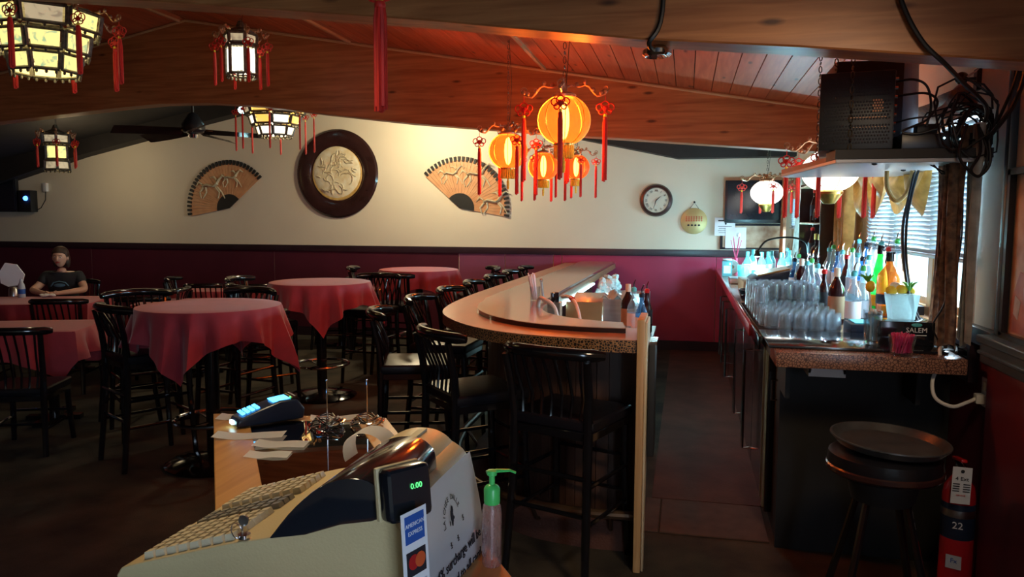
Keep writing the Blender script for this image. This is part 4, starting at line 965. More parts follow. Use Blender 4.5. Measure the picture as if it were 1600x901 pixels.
# ================================================================== HANGING SHELF, AMPLIFIER, CABLES
t = thing('hanging_shelf', 'white-edged board hung on chains from the ceiling beam', 'shelf', (1.0, 3.95, 1.845))
SP = [(.60, 3.43), (1.19, 3.43), (1.19, 4.50), (.54, 4.50), (.50, 4.44)]
MB().prism(SP, 1.845, 1.862).bevel(.003, 1).build('shelf_board', 'shelf_white', t)
MB().prism([(.597, 3.425), (1.19, 3.425), (1.19, 3.60), (.59, 3.60)], 1.8625, 1.90).build('black_front_board', 'black_paint', t)
MB().prism([(.50, 4.44), (.60, 3.60), (.63, 3.60), (.55, 4.50), (.53, 4.5)], 1.8625, 1.885).build('wooden_edge', 'mdf', t)
for px_, py_ in ((.60, 3.50), (.66, 3.47), (.66, 4.3)):
    m = MB(); z0, z1 = 1.866, roof(px_)-.01
    for k in range(int((z1-z0)/.03)):
        z = z0+(k+.5)*.03; m.torus((px_, py_, z), .007, .0028, 8, 5, Matrix.Rotation(PI/2, 3, 'X') if k % 2 else Matrix.Rotation(PI/2, 3, 'Y'), 1, 2.4)
    m.build('chain', 'dark_frame', t)
for a in ((.76, 3.47), (.98, 3.9)): MB().ball((a[0], a[1], 1.843), (.012, .012, .006), 8, 5).build('bolt', 'ink', t)
t = thing('amplifier', 'black perforated metal equipment box standing on the hanging shelf', 'amplifier', (.69, 3.6, 1.90))
MB().bb(.548+.0, .835, 3.47, 3.80, 1.903, 2.225).bevel(.006).build('casing', 'amp', t)
x0, x1, zz0, zz1 = .565, .82, 1.925, 2.205
g = MB(); rows = 20; cols = 22
for i in range(rows):
    for j in range(cols):
        xx = x0+(x1-x0)*(j+.5*(i % 2)+.25)/cols; zc = zz0+(zz1-zz0)*(i+.5)/rows
        if i in (6, 13): continue
        g.box((xx, 3.468, zc), (.0065, .003, .0075))
o = g.build('vent_holes', 'ink', t, smooth=False); o['kind'] = 'stuff'
g = MB()
for i in range(5):
    for j in range(4): g.box((.755+j*.010+(i % 2)*.005, 3.4655, 2.06+i*.011), (.006, .002, .007))
for j in range(12): g.box((.672+j*.0118, 3.4655, 2.035), (.007, .002, .004)); g.box((.672+j*.0118, 3.4655, 1.995), (.004, .002, .003))
g.build('lit_holes', 'fan_gold', t, smooth=False)
for k in range(7): MB().cyl((.835, 3.50+.01*k, 2.19-.035*k), (.848, 3.50+.01*k, 2.19-.035*k), .008, n=8).build('knob', 'chrome', t)
t.rotation_euler.z = -.16; t.location = (.70, 3.60, 1.90)
t = thing('equipment_case', 'taller dark box standing behind the perforated equipment box', 'box', (.78, 4.1, 1.885))
MB().bb(.66, .95, 3.84, 4.25, 1.886, 2.34).bevel(.006).build('casing', 'tv_black', t)
m = MB().cyl((1.02, 4.0, 1.862), (1.0, 4.0, roof(1.0)), .045, n=20)
m.solo('white_pole', 'shelf_white', 'pale vertical post between the equipment boxes and the curtain above the shelf', 'post')
t = thing('receiver', 'low black electronics unit lying on the hanging shelf', 'receiver', (1.0, 3.65, 1.90))
MB().bb(.86, 1.17, 3.47, 3.74, 1.9015, 1.965).bevel(.005).build('casing', 'tv_black', t); MB().ball((1.02, 3.467, 1.945), .004, 8, 5).ball((1.08, 3.467, 1.94), .003, 8, 5).build('indicator_light', 'led_cyan', t)
t = thing('power_adapter', 'black power adapter on top of the low electronics unit', 'adapter', (.98, 3.55, 1.966))
MB().bb(.93, 1.01, 3.52, 3.58, 1.9655, 2.01).bevel(.006).build('adapter_body', 'cable', t)
rd = random.Random(11)
t = thing('cable_tangle', 'tangle of black cables at the wall end of the hanging shelf', 'cables', (1.12, 3.55, 1.9))
for k in range(13):
    c_ = Vector((1.10+rd.uniform(-.04, .05), 3.50+rd.uniform(-.05, .10), 2.0+rd.uniform(-.05, .04))); pts = []
    ax, az, ph, tw = rd.uniform(.05, .13), rd.uniform(.05, .15), rd.uniform(0, 6), rd.uniform(.3, 1)
    for j in range(18):
        a = ph+j*.42*rd.uniform(.9, 1.1); pts.append((min(c_.x+ax*math.cos(a)+.02*math.sin(a*2.3), WX-.02), c_.y-.04+.03*math.sin(a*tw+ph), c_.z+az*math.sin(a)))
    MB().tube(smooth_poly_3(pts, 2) if False else pts, rd.choice((.0035, .0045, .0055)), 6).build('cable', 'cable', t)
def cab(pts, r=.005, parent=t, n=6, mt_='cable'):
    MB().tube(smooth_poly(pts, n), r, 7).build('cable', mt_, parent)
cab([(.84, 3.55, 2.19), (.90, 3.50, 2.19), (.95, 3.49, 2.16), (.97, 3.49, 2.08), (.96, 3.5, 2.0)])
cab([(.84, 3.56, 2.13), (.94, 3.48, 2.13), (.985, 3.46, 2.09), (.95, 3.46, 2.02), (.86, 3.47, 1.975), (.93, 3.46, 1.965), (1.03, 3.46, 2.0), (1.1, 3.48, 2.0)])
cab([(.84, 3.60, 2.02), (.90, 3.50, 2.03), (1.0, 3.48, 2.04), (1.10, 3.5, 2.08)], .004)
cab([(1.08, 3.40, 1.99), (1.05, 3.38, 1.87), (1.10, 3.39, 1.80), (1.14, 3.40, 1.79), (1.16, 3.40, 1.88), (1.13, 3.42, 1.98)], .006)
cab([(1.12, 3.40, 1.99), (1.13, 3.39, 1.88), (1.10, 3.39, 1.81), (1.13, 3.39, 1.785), (1.17, 3.40, 1.84), (1.16, 3.42, 1.97)], .006)
t2 = thing('cable', 'thick black cable drooping from the nearest beam to the cable tangle', 'cable', (.9, 3.2, 2.3))
MB().tube(smooth_poly([(.63, 2.872, 2.55), (.69, 2.872, 2.346), (.757, 2.87, 2.214), (.84, 2.89, 2.135), (.95, 3.06, 2.10), (1.109, 3.3, 2.048), (1.15, 3.42, 2.0)], 6), .0085, 8).build('cord', 'cable', t2)
t2 = thing('cable', 'black cable bundle hanging vertically at the right edge beside the tangle', 'cable', (1.15, 3.3, 2.0))
MB().tube(smooth_poly([(1.17, 3.10, 2.30), (1.172, 3.12, 2.15), (1.165, 3.2, 2.03), (1.15, 3.38, 1.93)], 6), .009, 8).tube(smooth_poly([(1.16, 3.10, 2.30), (1.155, 3.16, 2.12), (1.15, 3.3, 1.98)], 6), .006, 8).build('cord', 'cable', t2)
t2 = thing('cable', 'pair of dark cables dropping from the shelf past the blind to the counter', 'cable', (1.08, 3.75, 1.06))
MB().tube(smooth_poly([(1.03, 3.9, 1.84), (1.00, 3.86, 1.72), (.965, 3.80, 1.58), (.965, 3.75, 1.42), (1.0, 3.72, 1.22), (1.06, 3.70, 1.11), (1.14, 3.68, 1.065)], 6), .007, 7).tube(smooth_poly([(1.045, 3.9, 1.84), (1.01, 3.86, 1.72), (.98, 3.80, 1.58), (.978, 3.75, 1.40), (1.02, 3.73, 1.2), (1.10, 3.72, 1.08), (1.15, 3.72, 1.06)], 6), .006, 7).build('cord', 'cable', t2)
t2 = thing('cable', 'thin black wire hanging beside the window edge under the shelf', 'cable', (1.12, 3.5, 1.1))
MB().tube(smooth_poly([(1.12, 3.52, 1.80), (1.11, 3.50, 1.74), (1.115, 3.50, 1.55), (1.10, 3.50, 1.40), (1.06, 3.50, 1.25), (1.03, 3.52, 1.16), (1.08, 3.55, 1.07)], 6), .0035, 6).build('cord', 'cable', t2)
t2 = thing('cable', 'yellowish cable looped under the hanging shelf over the gold valance', 'cable', (.98, 3.9, 1.7))
MB().tube(smooth_poly([(.91, 3.9, 1.84), (.915, 3.9, 1.76), (.955, 3.9, 1.70), (1.0, 3.9, 1.74), (1.02, 3.9, 1.84)], 6), .010, 8).build('cord', 'gold_cloth', t2)
t2 = thing('wall_camera', 'small round black camera on a bracket high on the right wall', 'camera', (1.16, 3.72, 2.2))
MB().ball((1.15, 3.72, 2.225), .028).build('camera_ball', 'dark_plastic', t2); MB().bb(1.15, WX-.001, 3.70, 3.72, 2.215, 2.225).bb(WX-.02, WX-.001, 3.69, 3.73, 2.17, 2.26).build('bracket', 'cable', t2)
# ================================================================== CURTAINS
def drape(name, y0, y1, zt, zb, x, m, label, waves=5, amp=.02, pinch=None, seed=0):
    rdx = random.Random(seed); ph = rdx.uniform(0, 6); g = []
    for i in range(25):
        v = i/24; z = zt+(zb-zt)*v; row = []; w_ = 1 if not pinch else 1-pinch*math.sin(min(1, v*1.1)*PI)**1.2
        for j in range(41):
            u = j/40; y = (y0+y1)/2+(u-.5)*(y1-y0)*w_
            row.append((x+amp*math.sin(u*waves*2*PI+ph+v*1.2)+.3*amp*math.sin(u*waves*5+v*4), y, z+(.02*math.sin(u*9) if i == 24 else 0)))
        g.append(row)
    return MB().sheet(g, .003).solo(name, m, label, 'curtain')
drape('curtain', 3.43, 3.70, 1.99, 1.08, WX-.14, 'brocade_dark', 'dark bronze brocade curtain gathered at the near end of the window', 4, .022, .25, 2)
drape('curtain', 3.40, 3.54, 2.0, 1.10, WX-.085, 'silver_cloth', 'silvery grey curtain lining hanging between the bronze curtain and the wall edge', 3, .014, .35, 3)
drape('curtain', 5.62, 6.15, 2.2, 1.12, WX-.12, 'gold_cloth', 'gold patterned curtain between the near window and the bottle shelf', 5, .03, .2, 4)
drape('curtain', 7.75, 8.15, 2.1, 1.08, WX-.14, 'silver_cloth', 'pale silvery curtain beside the far window', 4, .025, .3, 5)
drape('curtain', 9.25, 9.5, 2.1, 1.08, WX-.12, 'brocade', 'bronze curtain in the back right corner', 4, .025, .3, 6)
def valance(y0, y1, zt, depth, x, m, label, sc=3, seed=1):
    g = []
    for i in range(15):
        v = i/14; row = []
        for j in range(61):
            u = j/60; s = abs(math.sin(u*sc*PI)); d = depth*(.35+.65*s**.8)
            row.append((x-.05*math.sin(v*PI*3+u*7)*.5-.03*s*math.sin(v*PI), y0+(y1-y0)*u, zt-d*v+.01*math.sin(u*40)*v))
        g.append(row)
    o = MB().sheet(g, .003)
    return o.solo('valance', m, label, 'valance')
valance(3.95, 5.6, 1.98, .34, WX-.10, 'gold_cloth', 'swagged gold satin valance over the near window', 4)
g = []
for i in range(13):
    v = i/12; row = []
    for j in range(25):
        u = j/24; zt = 2.155+(2.235-2.155)*u-.03*math.sin(u*PI); zb = 2.005+.03*u
        row.append((1.12-.03*math.sin(v*9+u*5)-.012*math.sin(u*23), 4.45-(4.45-3.53)*u, zt+(zb-zt)*v))
    g.append(row)
MB().sheet(g, .003).solo('valance', 'brocade', 'bronze brocade swag on the right wall above the hanging shelf', 'valance')
valance(8.2, 9.5, 2.12, .28, WX-.08, 'brocade', 'bronze valance over the far window', 3)
# ================================================================== SHELF OF DECANTERS
t = thing('bottle_shelf_unit', 'small open mirror-backed shelf of decanters between the two windows', 'shelf', (1.10, 6.8, 1.27))
MB().bb(1.19, WX-.001, 6.25, 7.35, 1.24, 1.93).build('mirror_back', 'tv_screen', t)
for z in (1.25, 1.58, 1.90): MB().bb(1.00, 1.19, 6.25, 7.35, z, z+.015).bevel(.003, 1).build('shelf_board', 'picture_art', t)
for y in (6.25, 7.35): MB().bb(1.0, 1.19, y-.012, y+.012, 1.24, 1.93).build('side_post', 'wood_dark', t)
# ================================================================== BOTTLES AND GLASSES
def bottle(prof_b, Hn, rn, glassm, label_m, top_m, pourer=True, r=.038, H=.30, lz=(.06, .15), name='liquor_bottle'):
    t = thing(name, '', 'bottle'); sh = H*.62
    P = {'std': [(0, 0), (r*.92, 0), (r, .008), (r, sh), (r*.92, sh+.02), (r*.55, sh+.05), (rn, sh+.075), (rn, H), (rn*1.15, H+.001), (rn*1.15, H+.012), (0, H+.012)],
         'round': [(0, 0), (r*.9, 0), (r, .01), (r*1.02, sh*.75), (r*.9, sh), (r*.6, sh+.035), (rn, sh+.06), (rn, H), (0, H)],
         'slim': [(0, 0), (r*.9, 0), (r, .01), (r, sh*.7), (r*.8, sh), (r*.5, sh+.06), (rn, sh+.10), (rn, H), (0, H)],
         'squat': [(0, 0), (r*.8, 0), (r*1.1, .03), (r*1.15, sh*.55), (r*.9, sh*.85), (rn, sh), (rn, H), (0, H)]}[prof_b]
    MB().lathe(P, n=18).build('bottle_glass', glassm, t)
    MB().lathe([(r*1.015, lz[0]), (r*1.02, lz[0]+.002), (r*1.02, lz[1]), (r*1.015, lz[1]+.002)], n=18, cap=False).build('label_wrap', label_m, t)
    if pourer:
        MB().lathe([(0, H), (rn*1.25, H), (rn*1.3, H+.02), (rn*.8, H+.028), (0, H+.03)], n=12).build('pourer_collar', top_m, t)
        MB().tube([(0, 0, H+.025), (0, 0, H+.05), (.01, 0, H+.075)], [.005, .0045, .003], 6).build('pour_spout', 'chrome', t)
    else: MB().lathe([(rn*1.2, H-.035), (rn*1.25, H-.03), (rn*1.25, H+.014), (0, H+.016)], n=12).build('cap', top_m, t)
    return t
K = {}
K['clear'] = bottle('std', 0, .013, 'vodka_glass', 'paper', 'teal_plastic', True, .040, .285)
K['brown'] = bottle('std', 0, .014, 'brown_glass', 'rust_cardboard', 'cream', False, .044, .30, (.03, .155))
K['blue'] = bottle('std', 0, .013, 'blue_glass', 'paper', 'navy', True, .036, .27)
K['slim'] = bottle('slim', 0, .012, 'vodka_glass', 'shelf_white', 'green_pump', True, .034, .31)
K['green'] = bottle('slim', 0, .015, 'green_glass', 'fruit_yellow', 'dark_plastic', False, .045, .36, (.04, .10))
K['amber'] = bottle('std', 0, .019, 'amber_glass', 'navy', 'dark_plastic', False, .062, .33, (.07, .12))
K['dark'] = bottle('round', 0, .013, 'brown_glass', 'ink', 'red_plastic', True, .037, .26)
K['squat'] = bottle('squat', 0, .013, 'brown_glass', 'cream', 'gold', False, .042, .22, (.03, .08))
K['cyan'] = bottle('std', 0, .014, 'cyan_lit_glass', 'paper', 'teal_plastic', False, .04, .26)
used = set()
def put(kind, x, y, z, label, group, rz=0):
    if kind not in used: used.add(kind); return move(K[kind], (x, y, z), rz, label, group)
    return dup(K[kind], (x, y, z), rz, label, group)
BG = 'liquor bottles on the back counter'
Z0 = 1.0302
t = thing('bottle_riser', 'dark stepped riser under the rear rows of bottles by the window', 'riser', (1.05, 4.9, Z0))
MB().bb(.98, 1.13, 4.25, 6.15, Z0, 1.10).bevel(.004, 1).build('low_step', 'tv_black', t); MB().bb(1.131, 1.20, 4.25, 6.15, Z0, 1.17).build('high_step', 'tv_black', t)
LB = [('brown', .83, 4.55, 'dark bottle with plain tan label, largest brown one at the near end'),
 ('clear', .875, 4.33, 'clear vodka-style bottle nearest the camera in front of the dark bottle'),
 ('slim', .93, 4.38, 'slim clear bottle beside the nearest clear one'),
 ('dark', .815, 4.86, 'small dark bottle directly behind the tan-labelled bottle'),
 ('clear', .80, 5.02, 'clear bottle fourth from the near end of the front row'),
 ('slim', .79, 5.18, 'slim clear bottle fifth from the near end of the front row'),
 ('clear', .785, 5.34, 'clear bottle sixth from the near end of the front row'),
 ('brown', .79, 5.62, 'tan-labelled brown bottle far along the front row'),
 ('slim', .80, 5.84, 'slim clear bottle next to last in the front row'),
 ('blue', .80, 6.06, 'blue-tinted bottle at the far end of the front row')]
for k, x, y, lab in LB: put(k, x, y, Z0, lab, BG)
LB2 = [('green', 1.05, 4.55, 'tall bright green bottle on the riser left of the amber one'),
 ('amber', 1.055, 4.36, 'big amber bottle with dark label on the near end of the riser'),
 ('clear', 1.03, 4.72, 'clear bottle just beyond the tall green one on the riser'),
 ('blue', 1.03, 4.88, 'blue bottle in the middle of the riser'),
 ('clear', 1.03, 5.03, 'clear bottle after the blue one on the riser'),
 ('slim', 1.03, 5.18, 'slim bottle with green pourer halfway along the riser'),
 ('dark', 1.03, 5.34, 'dark bottle with red pourer halfway along the riser'),
 ('clear', 1.03, 5.50, 'clear bottle beyond the dark one on the riser'),
 ('blue', 1.03, 5.66, 'second blue bottle near the far end of the riser'),
 ('slim', 1.03, 5.82, 'slim clear bottle near the far end of the riser'),
 ('clear', 1.03, 5.98, 'clear bottle at the far end of the riser')]
for k, x, y, lab in LB2: put(k, x, y, 1.1002, lab, BG)
LB3 = [('slim', 1.165, 4.68, 'slim bottle nearest the camera on the high step by the blind'), ('dark', 1.165, 4.86, 'dark bottle second on the high step by the blind'), ('clear', 1.165, 5.04, 'clear bottle third on the high step by the blind'), ('slim', 1.165, 5.24, 'slim bottle fourth on the high step by the blind'), ('blue', 1.165, 5.44, 'blue bottle fifth on the high step by the blind'), ('clear', 1.165, 5.66, 'clear bottle farthest on the high step by the blind')]
for k, x, y, lab in LB3: put(k, x, y, 1.1702, lab, BG)
for k, (y, kd) in enumerate(((6.40, 'squat'), (6.58, 'squat'), (6.78, 'squat'), (6.98, 'squat'), (7.18, 'dark'))):
    put(kd, 1.09, y, 1.2652, ('squat brown decanter nearest the camera on the lower wall shelf', 'squat brown decanter second on the lower wall shelf', 'squat brown decanter third on the lower wall shelf', 'squat brown decanter fourth on the lower wall shelf', 'dark bottle at the far end of the lower wall shelf')[k], 'decanters on the wall shelf')
for k, (y, kd) in enumerate(((6.40, 'squat'), (6.62, 'dark'), (6.88, 'squat'), (7.12, 'dark'))):
    put(kd, 1.09, y, 1.5952, ('squat decanter nearest the camera on the upper wall shelf', 'dark bottle second on the upper wall shelf', 'squat decanter third on the upper wall shelf', 'dark bottle at the far end of the upper wall shelf')[k], 'decanters on the wall shelf')
for k, (x, y, kd) in enumerate(((.60, 7.9, 'cyan'), (.72, 7.75, 'cyan'), (.80, 7.95, 'cyan'), (.90, 7.7, 'cyan'), (.98, 7.95, 'clear'), (.86, 8.2, 'cyan'), (1.05, 7.6, 'slim'), (1.05, 8.35, 'cyan'), (.70, 8.5, 'cyan'))):
    put(kd, x, y, Z0, 'pale cyan-lit bottle in the far corner cluster, '+('leftmost', 'left of the lamp arm', 'behind the lamp arm', 'right of the lamp arm', 'beside the silvery curtain', 'in the second row', 'nearest the camera on the right', 'under the far window', 'farthest back on the left')[k], 'bottles in the far corner of the back counter')
for k, (x, y, kd) in enumerate(((-.25, 4.55, 'blue'), (-.31, 4.75, 'clear'), (-.24, 4.95, 'dark'), (-.36, 4.95, 'brown'))):
    put(kd, x, y, .8802, ('small blue bottle on the rail beside the bar end panel', 'small clear bottle with teal top on the rail behind the end panel', 'dark bottle with red top behind the bar end panel', 'brown bottle in the rail behind the bar opening')[k], 'bottles in the rail behind the bar')
# glasses
gl = thing('tumbler', '', 'glass', group='drinking glasses on the rack')
MB().lathe([(0, 0), (.034, 0), (.036, .003), (.031, .088), (.0285, .088), (.031, .012), (0, .010)], n=18, cap=False).build('glass_wall', 'tumbler_glass', gl)
bpy_first = True
t = thing('glass_mat', 'black ribbed bar mat under the rows of upturned glasses', 'mat', (.6, 4.7, Z0))
MB().bb(.375, .775, 4.02, 5.45, Z0, 1.040).bevel(.003, 1).build('mat_base', 'cable', t)
m = MB()
for k in range(46): m.bb(.38, .77, 4.03+k*.031, 4.04+k*.031, 1.0401, 1.0445)
o = m.build('mat_ribs', 'black_paint', t, smooth=False); o['kind'] = 'stuff'
first = True
rows_ = 15
for j in range(rows_):
    y = 4.09+j*.083
    for i in range(5):
        x = .425+i*.078+(.02 if j % 2 else 0)
        if j == 0 and i == 0: continue
        if first: move(gl, (x, y, 1.0447), 0); first = False; g1 = gl
        else: g1 = dup(gl, (x, y, 1.0447), 0)
        g1['label'] = 'upturned clear glass in %s row from the camera, %s' % (('the nearest', 'the second', 'the third', 'the fourth', 'the fifth', 'the sixth', 'the seventh', 'the eighth', 'the ninth', 'the tenth', 'the eleventh', 'the twelfth', 'the thirteenth', 'the fourteenth', 'the farthest')[j], ('at the aisle edge', 'second from the aisle', 'in the middle', 'fourth from the aisle', 'next to the bottles')[i])
        if j >= 9 or (i == 0 and j > 5):
            g2 = dup(gl, (x, y, 1.1332), 0); g2['label'] = g1['label'].replace('upturned clear glass in', 'clear glass stacked on top, in'); g2['group'] = 'glasses stacked on the upper tier'
t = dup(gl, (-.335, 4.35, .8802), 0, 'single clear glass standing behind the bar opening', 'glasses behind the bar'); t.children[0].scale = (1.2, 1.2, 1.35)
# till / register at the far end
t = thing('bar_till', 'dark wedge-shaped register on the back counter behind the glasses', 'cash register', (.72, 6.5, Z0))
MB().bb(.44, .96, 6.15, 6.75, Z0, 1.135).bevel(.008).build('drawer_base', 'rust_cardboard', t)
MB().xz([(.50, 1.136), (.98, 1.136), (1.0, 1.165), (.95, 1.26), (.85, 1.24), (.54, 1.165)], 6.2, 6.7).bevel(.010).build('till_body', 'navy', t)
MB().xz([(.56, 1.174), (.80, 1.229), (.79, 1.238), (.55, 1.183)], 6.25, 6.6).build('key_panel', 'gold_cloth', t)
MB().bb(.84, .93, 6.194, 6.199, 1.16, 1.19).build('name_plate', 'rust_cardboard', t)
t = thing('drip_tray', 'round dark tray holding glasses left of the register', 'tray', (.52, 5.75, Z0))
MB().lathe([(0, Z0), (.13, Z0), (.15, Z0+.08), (.144, Z0+.08), (.125, Z0+.008), (0, Z0+.008)], (.53, 5.75, 0), 32, cap=False).build('tray_wall', 'dark_plastic', t)
t = thing('desk_lamp', 'black gooseneck lamp arm arching over the far bottles', 'lamp', (1.05, 7.3, Z0))
MB().tube(smooth_poly([(1.08, 7.3, Z0+.02), (1.08, 7.3, 1.28), (1.05, 7.3, 1.42), (.90, 7.3, 1.46), (.72, 7.3, 1.43), (.64, 7.3, 1.33)], 6), .009, 8).build('gooseneck', 'cable', t)
MB().lathe([(0, Z0), (.05, Z0), (.05, Z0+.02), (0, Z0+.03)], (1.08, 7.3, 0), 20).build('lamp_base', 'cable', t)
MB().lathe([(.012, 1.34), (.03, 1.30), (.03, 1.285)], (.64, 7.3, 0), 16).build('lamp_head', 'cable', t)
MB().ball((.64, 7.3, 1.288), (.024, .024, .012)).build('lamp_glow', 'led_cyan', t)
light('desk_lamp_light', 'POINT', (.66, 7.45, 1.27), 22, (.35, .85, 1), .04)
for k, (x, y) in enumerate(((.50, 8.75), (.68, 8.72))):
    t = thing('towel_roll', ('white paper roll at the left of the far counter corner', 'white paper roll beside it, nearer the television')[k], 'paper roll', (x, y, Z0))
    MB().cyl((x, y-.09, Z0+.075), (x, y+.09, Z0+.075), .075, n=28).build('roll', 'towel', t); MB().cyl((x, y-.092, Z0+.075), (x, y-.0905, Z0+.075), .02, n=14).build('core', 'rust_cardboard', t)
t = thing('storage_jar', 'clear square jar with a pale label at the aisle end of the back counter', 'jar', (.42, 8.3, Z0))
MB().bb(.375, .475, 8.25, 8.35, Z0, Z0+.16).bevel(.012).build('jar_body', 'cyan_lit_glass', t); MB().bb(.39, .46, 8.247, 8.249, Z0+.03, Z0+.11).build('jar_label', 'paper', t); MB().bb(.38, .47, 8.255, 8.345, Z0+.161, Z0+.185).bevel(.005).build('jar_lid', 'steel', t)
m = MB().bb(.40, .60, 7.2, 7.55, Z0, Z0+.05); m.bevel(.01); m.solo('napkin_tray', 'steel', 'low steel tray near the aisle edge of the back counter', 'tray')
t = thing('ice_jug', 'clear water jug in the far counter cluster', 'jug', (.56, 7.7, Z0))
MB().lathe([(0, 0), (.05, 0), (.055, .02), (.06, .15), (.056, .15), (.05, .01), (0, .01)], (.55, 7.68, Z0), 20, cap=False).build('jug_body', 'cyan_lit_glass', t); MB().tube([(.55, 7.62, Z0+.13), (.55, 7.58, Z0+.11), (.55, 7.58, Z0+.05), (.55, 7.625, Z0+.03)], .006, 6).build('jug_handle', 'cyan_lit_glass', t)
m = MB(); g = [[(.60+.20*i/10, 7.42+.06*j/6, Z0+.12-.08*(i/10)+.015*math.sin(i)+.01*j) for j in range(7)] for i in range(11)]
MB().sheet(g, .006).solo('bar_cloth', 'magenta_straw', 'folded dark pink cloth among the far bottles', 'cloth')
t = thing('flower_vase', 'slim vase with pink-red stems and a white bloom below the television', 'vase', (.56, 9.1, Z0))
MB().lathe([(0, 0), (.03, 0), (.035, .04), (.018, .12), (.022, .15)], (.56, 9.1, Z0), 16).build('vase_body', 'magenta_straw', t)
m = MB()
for k in range(6): a = k*1.05; m.tube([(.56, 9.1, Z0+.13), (.56+.03*math.cos(a), 9.1+.03*math.sin(a), Z0+.25), (.56+.06*math.cos(a), 9.1+.05*math.sin(a), Z0+.36+.02*(k % 3))], .004, 5)
m.build('stems', 'magenta_straw', t); MB().ball((.58, 9.08, Z0+.42), .025).build('white_bloom', 'paper', t)
# ================================================================== NEAR END OF THE COUNTER
ZB = 1.0622
t = thing('caddy_box', 'black napkin caddy box with white lettering at the window end of the counter', 'caddy', (.98, 3.72, ZB))
MB().bb(.835, 1.065, 3.60, 3.80, ZB, ZB+.105).bevel(.004).build('box_body', 'dark_plastic', t)
text('SALEM', face((.99, 3.5985, ZB+.068), (1, 0, 0), (0, 0, 1)), .030, 'paper', t, depth=.0012); MB().ball((.99, 3.599, ZB+.092), (.022, .001, .008)).build('leaf_emblem', 'teal_plastic', t); MB().bb(.955, 1.03, 3.5975, 3.5995, ZB+.045, ZB+.048).build('small_print', 'paper', t)
t = thing('garnish_cup', 'pale square cup of cut fruit standing on the black caddy', 'cup', (.965, 3.72, ZB+.1005))
m = MB().box((.955, 3.72, ZB+.16), (.09, .09, .115), taper=1.35); m.build('cup_body', 'cup_pale', t)
for k, (dx, dz, m_) in enumerate(((-.045, .23, 'fruit_yellow'), (.0, .235, 'fruit_yellow'), (.035, .23, 'fruit_yellow'), (-.02, .25, 'paper'))):
    MB().ball((.955+dx, 3.72+.01*k, ZB+dz), (.026, .012, .022), 10, 7, (.3*k, .4, 0)).build('fruit_slice', m_, t)
m = MB()
for k in range(7): a = k*.9; m.tube([(.985, 3.72, ZB+.235), (.985+.02*math.cos(a), 3.72+.02*math.sin(a), ZB+.265), (.985+.035*math.cos(a), 3.72+.03*math.sin(a), ZB+.272)], [.006, .005, .001], 5)
m.build('leaf_crown', 'fruit_green', t)
t = thing('cocktail_glass', 'tall glass with a straw and pineapple pick in front of the amber bottle', 'glass', (.815, 3.62, ZB))
MB().lathe([(0, 0), (.030, 0), (.032, .004), (.040, .15), (.037, .15), (.028, .015), (0, .014)], (.815, 3.62, ZB), 24, cap=False).build('glass_wall', 'clear_glass', t)
MB().tube([(.81, 3.62, ZB+.02), (.805, 3.62, ZB+.16), (.79, 3.62, ZB+.30)], .004, 6).build('drinking_straw', 'paper', t)
MB().ball((.80, 3.62, ZB+.255), (.022, .02, .026)).build('pineapple_pick', 'fruit_yellow', t)
m = MB()
for k in range(8): a = k*.8; m.tube([(.79, 3.62, ZB+.275), (.785+.016*math.cos(a), 3.62+.01*math.sin(a), ZB+.30), (.78+.034*math.cos(a), 3.62+.01*math.sin(a), ZB+.305+.01*math.sin(a))], [.005, .005, .001], 5)
m.build('pick_leaves', 'fruit_green', t)
m = MB()
for k in range(14): a = k*2.4; m.ball((.815+.03*math.cos(a)*(k % 3)/2, 3.62+.028*math.sin(a)*(k % 3)/2, ZB+.13+.006*(k % 4)), (.013, .006, .008), 7, 5, (k, k*2, 0))
m.build('sugar_packets', 'towel', t)
m = MB().lathe([(0, 0), (.027, 0), (.033, .12), (0, .12)], (.815, 3.62, ZB+.015), 20); m.build('drink', 'vodka_glass', t)
t = thing('straw_glass', 'short glass packed with magenta sip straws at the counter edge', 'glass', (.885, 3.42, 1.0495))
ZS = 1.0495
MB().lathe([(0, 0), (.040, 0), (.043, .004), (.054, .085), (.051, .085), (.038, .010), (0, .009)], (.885, 3.41, ZS), 26, cap=False).build('glass_wall', 'clear_glass', t)
rd = random.Random(5)
for k in range(46):
    a = rd.uniform(0, 6.28); r_ = .036*math.sqrt(rd.random()); q = rd.uniform(-.012, .012)
    MB().cyl((.885+r_*.85*math.cos(a)+q, 3.41+r_*.85*math.sin(a), ZS+.012), (.885+r_*1.15*math.cos(a)-q, 3.41+r_*1.15*math.sin(a), ZS+.082+rd.uniform(0, .012)), .003, n=5).build('sip_straw', 'magenta_straw', t)
t = thing('dark_caddy', 'low dark organiser box between the bottles and the caddy', 'caddy', (.95, 4.08, Z0))
MB().bb(.80, 1.12, 3.99, 4.17, Z0, 1.10).bevel(.005).build('box_body', 'navy', t); MB().bb(.82, 1.10, 4.0, 4.16, 1.1005, 1.106).build('box_lid', 'teal_plastic', t)
t = thing('cable', 'black cable lying along the window sill to the counter', 'cable', (1.15, 3.8, 1.06))
MB().tube(smooth_poly([(1.12, 3.50, 1.056), (1.15, 3.6, 1.06), (1.17, 3.75, 1.06), (1.15, 3.9, 1.06)], 5), .006, 7).build('cord', 'cable', t)
